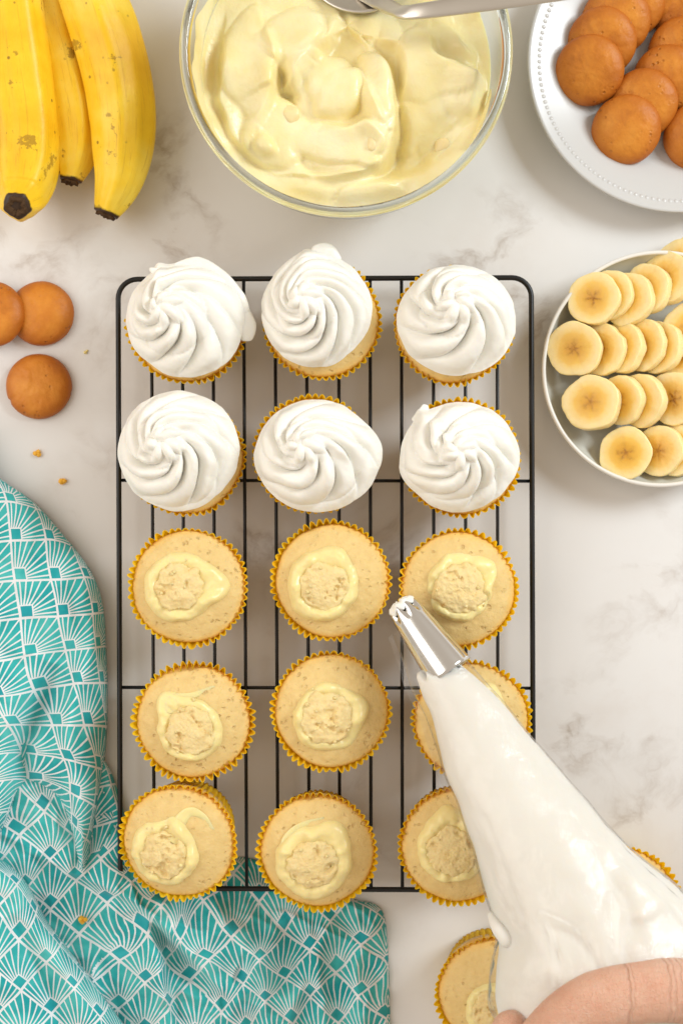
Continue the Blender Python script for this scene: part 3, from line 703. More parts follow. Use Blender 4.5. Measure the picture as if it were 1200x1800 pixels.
GS = 'banana slices in the grey dish'
def banana_slice(px, py, z, label, seed, tilt, dirn=180, rad=46, th_mm=7.5):
    nv = 72; t = np.linspace(0, 2*math.pi, nv, endpoint=False); c, s = np.cos(t), np.sin(t)
    rad = rad*0.335e-3
    out = 1+0.020*np.cos(5*t+seed)+0.018*np.cos(2*t+seed*3)+0.035*fbm(c*1.6, s*1.6, seed*2.1, 91, 3); hz = th_mm*0.0005; V = []
    for r, zf in ((0.02, 1), (0.2, 1), (0.4, 1), (0.6, 1), (0.8, 1), (0.955, 1.0), (0.992, 0.975), (1.0, 0.90), (1.005, 0.3), (1.0, -0.4), (0.99, -0.9), (0.96, -1), (0.5, -1), (0.02, -1)):
        rr = rad*r*(1+(out-1)*r)
        x, y = rr*c, rr*s
        zz = hz*zf+0.00022*fbm(x*220, y*220, seed+zf, 93, 3)
        if 0.98 < r: x, y = x*(1+0.012*vnoise(t*9, zf*3, seed)), y*(1+0.012*vnoise(t*9, zf*3, seed))
        V.append(np.stack([x, y, zz+0*c], -1))
    o = rings_obj('banana_slice', np.array(V), M['slice'])
    o.location = P(px, py, z); ax = Vector((-math.sin(R(dirn)), math.cos(R(dirn)), 0))
    o.rotation_euler = (Matrix.Rotation(R(tilt), 3, ax) @ Matrix.Rotation(seed*1.7, 3, 'Z')).to_euler()
    return tag(o, label, 'banana slice', GS)
sl = [  # px, py, z, tilt, thickness, radius, label
    (1232, 452, .020, 36, 7.5, 47, 'banana slice at the right edge, last of the uppermost row'),
    (1198, 470, .020, 38, 7.5, 47, 'banana slice second from the right edge in the uppermost row'),
    (1168, 490, .021, 40, 7.5, 47, 'fourth banana slice of the uppermost row from its left end'),
    (1138, 508, .021, 40, 7.5, 46, 'third banana slice of the uppermost row, half hidden'),
    (1102, 524, .022, 36, 7.0, 46, 'thin second slice of the uppermost row behind the end slice'),
    (1070, 520, .0225, 32, 7.0, 45, 'narrow banana slice tucked right behind the uppermost end slice'),
    (1046, 523, .0255, 20, 9.0, 45, 'upper left end slice of banana showing its full face'),
    (1212, 584, .021, 24, 8.0, 50, 'large banana slice at the right edge between first and second rows'),
    (1196, 618, .017, 30, 7.0, 45, 'last slice of the second row, under the large one by the edge'),
    (1160, 612, .019, 40, 7.0, 45, 'fourth banana slice of the second row, thin and narrow'),
    (1128, 607, .020, 38, 7.5, 46, 'third banana slice of the second row in the dish'),
    (1092, 609, .0205, 37, 7.5, 46, 'second slice of the second row with a dark seed spot'),
    (1056, 612, .021, 34, 7.0, 45, 'narrow slice behind the leftmost banana slice'),
    (1012, 614, .0255, 19, 8.5, 47, 'leftmost banana slice in the dish, lying on the rim side'),
    (1226, 690, .018, 36, 8.0, 47, 'slice at the right edge closing the third row'),
    (1188, 699, .0205, 32, 8.5, 47, 'fourth slice of the third row with a broad golden face'),
    (1124, 702, .0205, 38, 7.5, 46, 'third slice of the third row, mostly side on'),
    (1088, 704, .021, 35, 7.5, 46, 'second slice of the third row behind the thick end slice'),
    (1038, 708, .0255, 20, 13.0, 48, 'thickest banana slice, left end of the third row'),
    (1222, 790, .0165, 34, 7.5, 46, 'slice at the right edge closing the bottom row'),
    (1188, 792, .0175, 33, 7.5, 46, 'third slice of the bottom row by the right edge'),
    (1156, 794, .0185, 32, 7.5, 46, 'second slice of the bottom row beside the front slice'),
    (1101, 794, .0205, 13, 8.0, 48, 'front banana slice of the bottom row with a clear star'),
]
for k, (x, y, z, tl, tk, rd, lab) in enumerate(sl):
    jr = random.Random(900+k)
    banana_slice(x+jr.uniform(-2.5, 2.5), y+jr.uniform(-3, 3), z, lab, 30+k, tilt=tl*jr.uniform(0.88, 1.14), dirn=180+jr.uniform(-9, 9), rad=rd*jr.uniform(1.0, 1.08), th_mm=tk*jr.uniform(0.85, 1.2))

# ------------------------------------------------------------------ bananas
bunch = empty('banana_bunch', P(100, 200, 0), 'bunch of three ripe yellow bananas with brown tips, top left corner', 'bananas')
bo_ = np.array(bunch.location)
def banana(pts, rads, seed, roll=0.0, label=None):
    p = catmull([np.array(P(x, y, z))-bo_ for x, y, z in pts], 14); n = len(p)
    rr = np.interp(np.linspace(0, 1, n), np.linspace(0, 1, len(rads)), rads)
    rr = np.convolve(np.pad(rr, 3, mode='edge'), np.ones(7)/7, 'valid')
    nv = 60; fr_ = frames(p); V = []; uv = []
    for k, (t, s, u) in enumerate(fr_):
        row = []
        for j in range(nv+1):
            a = 2*math.pi*j/nv
            pent = 1+0.050*math.cos(5*(a+roll))+0.020*math.cos(10*(a+roll))
            lump = 1+0.018*float(fbm(p[k][0]*40+math.cos(a), p[k][1]*40+math.sin(a), seed, 3, 2))
            row.append(p[k]+rr[k]*pent*lump*(math.cos(a)*s+math.sin(a)*u)); uv.append((j/nv, k/(n-1)))
        V.append(row)
    V = np.array(V); verts = list(map(tuple, V.reshape(-1, 3))); faces = grid_faces(n, nv+1, False)
    faces += [tuple(range(nv, -1, -1)), tuple((n-1)*(nv+1)+j for j in range(nv+1))]
    o = make_obj('banana', verts, faces, M['peel'], bunch, uv=uv)
    if label: o['label'] = label
    # dried blossom end: a ragged little cup
    t, s, u = fr_[-1]; E = []
    for f, rk in ((-0.0026, 0.62), (0.0, 0.80), (0.0016, 0.78), (0.0016, 0.52), (-0.0004, 0.28)):
        E.append([p[-1]+t*(f+0.0006*random.Random(seed*31+j).uniform(-1, 1))+rr[-1]*rk*(1+0.10*math.cos(5*a))*(math.cos(a)*s+math.sin(a)*u) for j, a in enumerate(np.linspace(0, 2*math.pi, 30, endpoint=False))])
    rings_obj('blossom_end', np.array(E), M['banana_end'], o)
    return o
prof_r = [0.008, 0.013, 0.0185, 0.0205, 0.0208, 0.0203, 0.0185, 0.0140, 0.0070]
banana([(70, -170, .030), (76, -90, .024), (92, 40, .018), (122, 160, .0165), (134, 250, .016), (124, 318, .017)], [0.008, 0.012, 0.016, 0.0172, 0.0172, 0.0172, 0.0160, 0.0120, 0.0058], 3, 0.5)
banana([(62, -185, .040), (20, -110, .044), (20, 20, .040), (34, 140, .034), (46, 235, .029), (44, 300, .029), (37, 345, .037), (30, 362, .050)], [r*1.02 for r in prof_r], 1, 0.2)
banana([(80, -185, .040), (120, -110, .040), (168, 10, .034), (204, 120, .028), (218, 220, .024), (212, 310, .022), (187, 377, .022)], [r*0.985 for r in prof_r], 2, 0.9)
cr = tube('stem_crown', np.array([P(58, -300, .034), P(64, -240, .037), P(72, -190, .038), P(76, -160, .037)])-bo_, [0.010, 0.012, 0.015, 0.013], M['peel'], bunch, 20)

# ------------------------------------------------------------------ glass bowl of custard, spoon
ZB = 0.092
bx, by, _ = P(608, 88, ZB); RBW = 293*S(ZB)
bowl = empty('glass_bowl', (bx, by, 0), 'clear glass mixing bowl with a thick rim at the top of the picture', 'bowl')
def bowl_r(z): return 0.046+(RBW-0.0035-0.046)*math.sin(min(1, z/ZB)**0.72*math.pi/2)**0.92
outer = [(bowl_r(z)+0.0016, z) for z in np.linspace(0.0002, ZB-0.003, 24)]
inner = [(bowl_r(z)-0.0012, z+0.004) for z in np.linspace(ZB-0.007, 0.0, 24)]
lathe('bowl_wall', [(0.0, 0.0002)]+outer+inner+[(0.0, 0.004)], M['glass'], bowl, 160)
lathe('rim', [(RBW-0.0030+0.0031*math.cos(a), ZB-0.0015+0.0034*math.sin(a)) for a in np.linspace(0, 2*math.pi, 18, endpoint=False)], M['rim_glass'], bowl, 160, closed=True)

def seg_dist(px, py, poly, closed):
    """signed side and distance to a polyline, with position along it (0..1)"""
    pts = np.asarray(poly); m = len(pts); best = np.full(px.shape, 1e9); side = np.zeros(px.shape); along = np.zeros(px.shape)
    nx = np.zeros(px.shape); ny = np.zeros(px.shape); qx = np.zeros(px.shape); qy = np.zeros(px.shape)
    L = np.concatenate([[0], np.cumsum(np.linalg.norm(np.diff(pts, axis=0), axis=1))]); 
    for i in range(m if closed else m-1):
        a, b = pts[i], pts[(i+1) % m]; d = b-a; l2 = d@d
        if l2 < 1e-12: continue
        t = np.clip(((px-a[0])*d[0]+(py-a[1])*d[1])/l2, 0, 1)
        cx, cy = a[0]+t*d[0], a[1]+t*d[1]; ds = np.hypot(px-cx, py-cy); up = ds < best
        best = np.where(up, ds, best); side = np.where(up, np.sign(d[0]*(py-a[1])-d[1]*(px-a[0])), side)
        along = np.where(up, (L[i]+t*math.sqrt(l2))/(L[-1] if L[-1] > 0 else 1), along)
        ln = math.sqrt(l2); nx = np.where(up, -d[1]/ln, nx); ny = np.where(up, d[0]/ln, ny)
        qx = np.where(up, cx, qx); qy = np.where(up, cy, qy)
    return best, side, along, nx, ny, qx, qy
# custard: overlapping folded lobes around a swirl
ZP = 0.064
nr, nv = 190, 420
th = np.linspace(0, 2*math.pi, nv, endpoint=False)
rp_ = np.linspace(0.002, 1, nr)[:, None]
def wall_r(z): return bowl_r(z)-0.0016
RPd = wall_r(ZP)
X, Y = rp_*RPd*np.cos(th), rp_*RPd*np.sin(th)
sp_ = S(ZP+0.008)
def cp(px, py): return ((px-600)*sp_-bx, (900-py)*sp_-by)
rngc = np.random.RandomState(12)
wx = X+0.006*fbm(X*26, Y*26, 1.0, 3, 3); wy = Y+0.006*fbm(X*26, Y*26, 5.0, 4, 3)
hmap = np.full(X.shape, 0.0)+0.0018*fbm(X*38, Y*38, 2, 6, 3)
def lobe(cx, cy, lx, ly, ang, h, bend=0.0, p=2.4):
    """a dollop: superelliptic mound, steep at its rim"""
    global hmap
    dx, dy = wx-cx, wy-cy; ca, sa = math.cos(ang), math.sin(ang)
    a, b = dx*ca+dy*sa, -dx*sa+dy*ca
    b = b+bend*a*a/lx
    q = (np.abs(a)/lx)**2+(np.abs(b)/ly)**2
    m = h*np.clip(1-q**(p/2), 0, None)**0.42+h*0.10*a/lx
    m = np.where(q < 1, m, -1)
    k = 0.0007; hmap = np.maximum(hmap, m)+k*np.exp(-np.abs(hmap-m)/k)*0.5*(m > 0)
swc = cp(610, 130)
for i in range(16):
    rr = 0.074*math.sqrt(rngc.uniform(0.1, 1)); aa = rngc.uniform(0, 2*math.pi)
    lobe(swc[0]+rr*math.cos(aa), swc[1]*0.4+rr*math.sin(aa), rngc.uniform(0.016, 0.030), rngc.uniform(0.008, 0.014), aa+math.pi/2+rngc.uniform(-0.5, 0.5), rngc.uniform(0.002, 0.005), rngc.uniform(-0.6, 0.6), 2.0)
for (x, y, lx, ly, an, h, bd) in (
        (655, 160, 46, 62, 0.2, .0085, 0.0), (575, 150, 62, 36, -1.0, .0100, 0.2), (600, 240, 92, 46, 0.05, .0070, -0.15),
        (440, 110, 52, 96, 0.25, .0075, 0.1), (520, 60, 70, 44, 0.8, .0080, 0.0), (480, 225, 60, 62, 0.5, .0068, 0.0),
        (760, 120, 46, 78, 0.3, .0072, 0.15), (815, 155, 38, 32, 0.0, .0090, 0.0), (470, 248, 25, 23, 0.0, .0110, 0.0), (588, 168, 42, 36, 0.4, .0125, 0.0)):
    cx_, cy_ = cp(x, y); lobe(cx_, cy_, lx*sp_, ly*sp_, an, h, bd)
hmap = hmap*1.15
def swoosh(pts, h, wl, wr_):
    """a ribbon fold along a path: one side falls steeply, the other runs out softly"""
    global hmap
    q = catmull([cp(*p_) for p_ in pts], 8)
    rd, rs, ra, *_ = seg_dist(wx*0.5+X*0.5, wy*0.5+Y*0.5, q, False)
    f = np.exp(-(rd/(np.where(rs > 0, wl, wr_)*sp_))**1.5)*np.sin(math.pi*np.clip(ra, 0.03, 0.97))**0.5
    hmap = hmap+1.6*h*f
for pts, h, wl, wr_ in (
        ([(652, 78), (688, 128), (699, 182), (690, 250), (664, 284), (616, 300), (535, 299)], .0100, 7, 46),
        ([(486, 150), (516, 142), (531, 108), (556, 80), (580, 62)], .0080, 44, 8), ([(640, 150), (668, 200), (684, 214)], .0045, 8, 30),
        ([(662, 62), (708, 76), (724, 122), (716, 170)], .0070, 36, 8), ([(755, 46), (768, 98), (816, 124), (852, 142), (850, 172), (816, 194)], .0075, 8, 34),
        ([(390, 40), (398, 100), (384, 160), (400, 220), (440, 262)], .0060, 30, 9), ([(470, 40), (486, 100), (474, 160), (452, 216)], .0060, 9, 40),
        ([(420, 330), (500, 318), (600, 326), (720, 312), (800, 262), (846, 210)], .0040, 22, 30), ([(560, 210), (600, 222), (640, 214), (676, 238)], .0050, 8, 26),
        ([(700, 300), (760, 250), (800, 200)], -.0050, 22, 18), ([(705, 170), (712, 230), (690, 282), (640, 306)], -.0060, 12, 12), ([(500, 120), (494, 150), (520, 160)], -.0060, 9, 9),
        ([(600, 20), (570, 70), (545, 110)], .0045, 10, 30), ([(800, 40), (812, 70), (840, 100)], .0045, 9, 22), ([(520, 262), (540, 288), (600, 296)], -.0025, 9, 9)):
    swoosh(pts, h, wl, wr_)
# smooth lightly, then let the rim of the custard climb the glass
for _ in range(4):
    hmap = 0.5*hmap+0.125*(np.roll(hmap, 1, 1)+np.roll(hmap, -1, 1)+np.vstack([hmap[:1], hmap[:-1]])+np.vstack([hmap[1:], hmap[-1:]]))
edge = sstep(0.86, 1.0, rp_)
ek = 0.003+0.010*np.clip(fbm(np.cos(th)*1.4, np.sin(th)*1.4, 3.3, 14, 3)+0.25, 0, 1.2)
Z = ZP-0.008+hmap*(1-edge)+edge*ek[None, :]
rw = np.array([wall_r(z) for z in Z[-1]])
sc_r = 1+(rw/RPd-1)[None, :]*edge
V = np.stack([X*sc_r, Y*sc_r, Z], -1)
low = []
for f in np.linspace(0.02, 1, 12)[1:]:
    zz = Z[-1]*(1-f)+0.0062*f
    rl = np.array([max(0.004, wall_r(max(0, z-0.003))) for z in zz])
    low.append(np.stack([rl*np.cos(th), rl*np.sin(th), zz], -1))
V = np.concatenate([V, np.array(low)], 0)
pud = rings_obj('banana_pudding', V, M['custard'], None, True, True, loc=(bx, by, 0))
tag(pud, 'pale yellow custard pudding in soft folds filling the glass bowl', 'pudding')
# smears of custard on the inside of the glass
def smear(a0, a1, z0, z1, seed):
    n = 40; aa = np.linspace(a0, a1, n); Vv = []
    for f in np.linspace(0, 1, 10):
        row = []
        for k, a in enumerate(aa):
            top = z0+(z1-z0)*(0.6+0.4*float(vnoise(a*9, 0, seed)))*math.sin(math.pi*k/(n-1))**0.5
            z = z0+(top-z0)*f; r = wall_r(z)-0.0002-0.0016*math.sin(math.pi*min(1, f+0.05))*math.sin(math.pi*k/(n-1))
            row.append((r*math.cos(a), r*math.sin(a), z))
        Vv.append(row)
    Vv = np.array(Vv)
    make_obj('smear', list(map(tuple, Vv.reshape(-1, 3))), grid_faces(10, n, False, True), M['custard'], pud)
smear(R(150), R(232), 0.060, 0.089, 3); smear(R(225), R(262), 0.058, 0.082, 5); smear(R(322), R(352), 0.060, 0.084, 8)
# banana bits showing in the custard
for k, (x, y, r) in enumerate(((508, 192, 17), (783, 243, 16), (655, 252, 12))):
    bm = bmesh.new(); bmesh.ops.create_icosphere(bm, subdivisions=3, radius=r*sp_)
    for v_ in bm.verts: v_.co *= 1+0.32*float(vnoise(v_.co.x*250, v_.co.y*250, v_.co.z*250, k)); v_.co.z *= 0.6
    q = cp(x, y); d2 = (X-q[0])**2+(Y-q[1])**2; zz = float(Z.ravel()[d2.argmin()])
    bm_obj('banana_chunk', bm, M['chunk'], pud, loc=(q[0], q[1], zz-r*sp_*0.30))
# spoon
spn = empty('serving_spoon', P(700, 15, 0.085), 'metal serving spoon resting in the custard, handle leaning over the bowl rim', 'spoon')
so = np.array(spn.location)
hp = catmull([np.array(P(x, y, z))-so for x, y, z in ((640, -18, .060), (668, 3, .070), (690, 15, .081), (708, 21, .0895), (735, 20, .0945), (800, 11, .0985), (900, -4, .104), (1010, -22, .110), (1090, -36, .112))], 10)
fr_ = frames(hp); V = []; n = len(hp)
wd = np.interp(np.linspace(0, 1, n), [0, .15, .3, .45, .8, .97, 1], [0.0075, .0048, .0042, .0042, .0058, .0068, .004])
for k, (t, s, u) in enumerate(fr_):
    V.append([hp[k]+wd[k]*math.copysign(abs(math.cos(a))**0.7, math.cos(a))*s+0.0016*math.copysign(abs(math.sin(a))**0.7, math.sin(a))*u for a in np.linspace(0, 2*math.pi, 20, endpoint=False)])
rings_obj('handle', np.array(V), M['satin'], spn)
Vs = []
ax_ = np.array(P(625, -8, .072))-np.array(P(668, 6, .074)); ax_ /= np.linalg.norm(ax_); sd = np.cross(ax_, (0, 0, 1)); sd /= np.linalg.norm(sd)
cen = np.array(P(620, -34, .0600))-so
for f in np.linspace(0.02, 1, 12):
    Vs.append([cen+0.027*f*math.cos(a)*ax_+0.019*f*math.sin(a)*sd+np.array((0, 0, 0.006*f*f-0.003)) for a in np.linspace(0, 2*math.pi, 40, endpoint=False)])
o = rings_obj('spoon_bowl', np.array(Vs), M['satin'], spn, True, False)
sm = o.modifiers.new('thickness', 'SOLIDIFY'); sm.thickness = 0.0014

# ------------------------------------------------------------------ tea towel
def inside(px, py, poly):
    pts = np.asarray(poly); r = np.zeros(px.shape, bool); m = len(pts)
    for i in range(m):
        x1, y1 = pts[i]; x2, y2 = pts[(i+1) % m]
        c = (y1 > py) != (y2 > py)
        with np.errstate(divide='ignore', invalid='ignore'):
            r ^= c & (px < (x2-x1)*(py-y1)/(y2-y1+1e-12)+x1)
    return r
CELL = 66.0            # printed square, in photo pixels at table height
tw_v, tw_f, tw_uv = [], [], []
def cloth_layer(poly, z0, roll, ang, ridges, seed, rise=0.0, step=3.2, warp=9.0, wr=0.0012, uvo=(0, 0), twist=None, under=None):
    """one visible leaf of the folded towel; all lengths in photo pixels except heights (m)
    ridges: (polyline, height, width on its left, width on its right)"""
    pp = catmull(poly, 8, True)
    x0, y0 = pp.min(0)-step*2; x1, y1 = pp.max(0)+step*2
    gx, gy = np.meshgrid(np.arange(x0, x1, step), np.arange(y0, y1, step))
    ins = inside(gx, gy, pp); d, sd_, al, nx, ny, qx, qy = seg_dist(gx, gy, pp, True)
    keep = ins | (d < step*0.72)
    snap = keep & (~ins | (d < step*0.35))
    gx = np.where(snap, qx, gx); gy = np.where(snap, qy, gy); d = np.where(snap, 0, d)
    # outward normal of the nearest edge
    ox, oy = qx-gx, qy-gy; ln = np.hypot(ox, oy)+1e-9; ox, oy = ox/ln, oy/ln
    z = np.zeros(gx.shape)+z0
    u, v = gx+warp*fbm(gx/120, gy/120, seed, 5, 2), gy+warp*fbm(gx/120, gy/120, seed+9, 6, 2)
    for pl_, h, wl, wr_ in ridges:
        q = catmull(pl_, 8); rd, rs, ra, rnx, rny, _, _ = seg_dist(gx, gy, q, False)
        wdt = np.where(rs > 0, wl, wr_)
        tap = np.sin(math.pi*np.clip(ra, 0.04, 0.96))**0.6
        f = np.exp(-(rd/wdt)**1.6)
        z = z+h*f*tap
        s_ = rs*(1-f)*abs(h)/S(0.01)*np.sin(math.pi*np.clip(ra, 0, 1))*(0.35 if h > 0 else 0.0)
        u = u+rnx*s_*np.exp(-rd/160); v = v+rny*s_*np.exp(-rd/160)
    z = z+wr*fbm(gx/42, gy/42, seed, 31, 3)+wr*1.3*np.abs(vnoise(gx/70+gy/150, gy/85-gx/130, seed, 33))
    rw_ = (1-np.abs(vnoise(gx/64+gy/210+2, gy/88-gx/170, seed, 35)))**5
    rw2 = (1-np.abs(vnoise(gx/120-gy/60+5, gy/140+gx/95, seed, 37)))**6
    z = z+wr*1.1*rw_+wr*1.1*rw2
    if roll > 0:
        rf = np.clip(d/roll, 0, 1); e = np.sqrt(np.clip(1-(1-rf)**2, 0, 1))
        zb = rise if under is None else under
        drop = (z-zb)*(1-e); z = z-drop
        u = u+ox*drop/S(0.01)*0.8; v = v+oy*drop/S(0.01)*0.8
    z = np.maximum(z, 0.0006)
    a = np.full(gx.shape, ang)
    if twist is not None:
        tx, ty, tr, ta = twist; a2 = ta*(1-sstep(0.05, 1.0, np.hypot(gx-tx, gy-ty)/tr))
        du, dv = u-tx, v-ty; u, v = tx+du*np.cos(a2)-dv*np.sin(a2), ty+du*np.sin(a2)+dv*np.cos(a2)
    uu = ((u)*np.cos(a)+(-v)*np.sin(a))/CELL+uvo[0]; vv = (-(u)*np.sin(a)+(-v)*np.cos(a))/CELL+uvo[1]
    idx = -np.ones(gx.shape, int); base = len(tw_v); k = keep.ravel()
    idx.ravel()[k] = np.arange(k.sum())+base
    s0 = S(0.0); wxy = np.stack([(gx-600)*s0, (900-gy)*s0, z], -1).reshape(-1, 3)[k]
    # keep the drawn outline where the photo shows it: scale towards the camera foot by height
    wxy[:, :2] *= (1-wxy[:, 2:3]/H)
    tw_v.extend(map(tuple, wxy)); tw_uv.extend(zip(uu.ravel()[k], vv.ravel()[k]))
    ny_, nx_ = gx.shape
    for i in range(ny_-1):
        for j in range(nx_-1):
            q4 = [idx[i, j], idx[i+1, j], idx[i+1, j+1], idx[i, j+1]]
            q4 = [t for t in q4 if t >= 0]
            if len(q4) >= 3: tw_f.append(tuple(q4))
A45 = math.pi/4
# broad lower leaf
cloth_layer([(-70, 1330), (60, 1300), (150, 1340), (200, 1400), (214, 1452), (262, 1500), (340, 1516), (420, 1506), (478, 1522), (560, 1556), (620, 1580), (660, 1590), (677, 1618), (683, 1700), (686, 1800), (690, 1900), (600, 1925), (300, 1925), (-70, 1925)],
            0.0052, 16, A45+0.06,
            [([(120, 1530), (215, 1572), (265, 1605), (345, 1692), (420, 1770)], 0.0240, 8, 62),
             ([(250, 1600), (278, 1680), (287, 1740), (310, 1830)], 0.0190, 44, 9),
             ([(395, 1800), (440, 1715), (470, 1655), (492, 1622)], 0.0140, 34, 12),
             ([(505, 1800), (525, 1740), (530, 1690)], 0.0100, 18, 26),
             ([(20, 1370), (60, 1420), (105, 1480), (130, 1560)], 0.0050, 26, 30),
             ([(560, 1630), (620, 1650), (672, 1640)], 0.0045, 20, 16),
             ([(372, 1590), (425, 1660), (462, 1720), (470, 1830)], 0.0120, 16, 30),
             ([(585, 1600), (560, 1680), (575, 1830)], 0.0100, 26, 14),
             ([(640, 1640), (626, 1720), (640, 1830)], 0.0080, 14, 24),
             ([(150, 1640), (190, 1730), (250, 1850)], -0.0030, 30, 26)], 2, uvo=(0.35, 0.1), warp=13, wr=0.0026)
# upper leaf hanging beside the rack
cloth_layer([(-70, 780), (0, 840), (62, 884), (112, 940), (158, 1000), (181, 1060), (188, 1150), (190, 1240), (186, 1320), (176, 1395), (164, 1465), (152, 1535), (144, 1546), (136, 1530), (131, 1490), (124, 1455), (104, 1405), (70, 1382), (34, 1392), (14, 1440), (-10, 1478), (-70, 1490)],
            0.0210, 34, 0.10,
            [([(170, 1120), (140, 1200), (120, 1300), (135, 1380), (148, 1480)], 0.0140, 24, 26),
             ([(108, 1160), (75, 1240), (42, 1310), (52, 1380), (80, 1420)], -0.0190, 20, 22),
             ([(10, 1200), (18, 1290), (8, 1380)], 0.0060, 30, 26),
             ([(40, 980), (110, 1060), (150, 1150)], 0.0035, 40, 36),
             ([(150, 1000), (128, 1040), (140, 1110)], -0.0030, 16, 16)], 4, warp=7, uvo=(0.12, 0.42), twist=(150, 1520, 360, -0.6), under=0.004)
# small tucked fold between that leaf and the rack
cloth_layer([(170, 1330), (190, 1345), (206, 1385), (218, 1430), (214, 1475), (190, 1500), (165, 1530), (150, 1548), (150, 1500), (160, 1430)],
            0.0085, 12, A45*0.3, [([(205, 1440), (178, 1480), (165, 1520)], 0.004, 9, 8), ([(188, 1360), (200, 1410)], 0.003, 8, 8)], 7, warp=4, under=0.003, step=2.4)
# lower left leaf folded over on top
cloth_layer([(-70, 1470), (0, 1508), (34, 1534), (60, 1570), (86, 1622), (124, 1672), (162, 1722), (202, 1778), (238, 1832), (262, 1925), (-70, 1925)],
            0.0300, 44, A45+0.02,
            [([(10, 1600), (60, 1680), (100, 1760), (120, 1850)], -0.0130, 24, 28),
             ([(60, 1640), (110, 1720), (160, 1810)], 0.0040, 24, 22),
             ([(-40, 1640), (10, 1740), (30, 1850)], 0.0040, 30, 30)], 9, warp=7, uvo=(0.6, 0.72), under=0.004)
towel = make_obj('tea_towel', tw_v, tw_f, M['fabric'], uv=tw_uv)
sm = towel.modifiers.new('thickness', 'SOLIDIFY'); sm.thickness = 0.0005; sm.offset = -1
tag(towel, 'teal cotton tea towel with white fan print, rumpled at lower left', 'tea towel')

# ------------------------------------------------------------------ crumbs
def crumb(px, py, z, size, mtl, label, seed):
    bm = bmesh.new(); rn = random.Random(seed)
    for k in range(4):
        r = size*rn.uniform(0.45, 0.75)
        g = bmesh.ops.create_icosphere(bm, subdivisions=2, radius=r, matrix=Matrix.Translation((rn.uniform(-.6, .6)*size, rn.uniform(-.6, .6)*size, r*0.75)))
        for v_ in g['verts']: v_.co += Vector((rn.uniform(-1, 1), rn.uniform(-1, 1), rn.uniform(-1, 1)))*r*0.22
    o = bm_obj('crumb', bm, mtl, smooth=False, loc=P(px, py, z)); tag(o, label, 'crumb', 'cake crumbs'); return o
crumb(152, 618, 0, 0.0014, M['pale_crumb'], 'tiny pale yellow crumb between the wafers and the rack', 1)
crumb(66, 796, 0, 0.0022, M['crumb'], 'orange crumb on the marble below the lone wafer', 2)
crumb(111, 846, 0, 0.0024, M['crumb'], 'yellow orange crumb on the marble just above the teal cloth', 3)
crumb(148, 1618, 0.0062, 0.0026, M['crumb'], 'orange crumb lying on the teal tea towel', 4)
crumb(1158, 316, 0.009, 0.0007, M['crumb'], 'tiny brown crumb on the rim of the white plate', 5)

# ------------------------------------------------------------------ piping bag
bag = empty('piping_bag', P(760, 1160, 0.07), 'clear plastic piping bag full of white cream with a silver nozzle', 'piping bag')
bgo = np.array(bag.location)
sec_full = [  # left edge, right edge (px), height of the centre, depth/width
    ((690, 1115), (741, 1074), .0800, 0.55), ((709, 1166), (776, 1108), .0835, 0.70), ((722, 1210), (828, 1171), .0880, 0.75), ((750, 1270), (882, 1232), .0945, 0.80),
    ((775, 1352), (953, 1317), .1040, 0.80), ((811, 1442), (1034, 1408), .1140, 0.78), ((850, 1572), (1104, 1488), .1240, 0.75), ((870, 1640), (1196, 1560), .1320, 0.66),
    ((866, 1706), (1262, 1640), .1370, 0.60), ((864, 1778), (1270, 1740), .1400, 0.58), ((905, 1860), (1230, 1850), .1420, 0.6), ((980, 1950), (1190, 1950), .1440, 0.7), ((1040, 2040), (1150, 2040), .1460, 0.8)]
sec_cream = [((732, 1201), (812, 1168), .0872, 0.9), ((740, 1226), (838, 1190), .0900, 0.85), ((757, 1268), (880, 1231), .0945, 0.80)]+sec_full[4:8]+[((873, 1706), (1262, 1640), .1370, 0.60), ((874, 1778), (1270, 1740), .1400, 0.58)]+sec_full[10:]
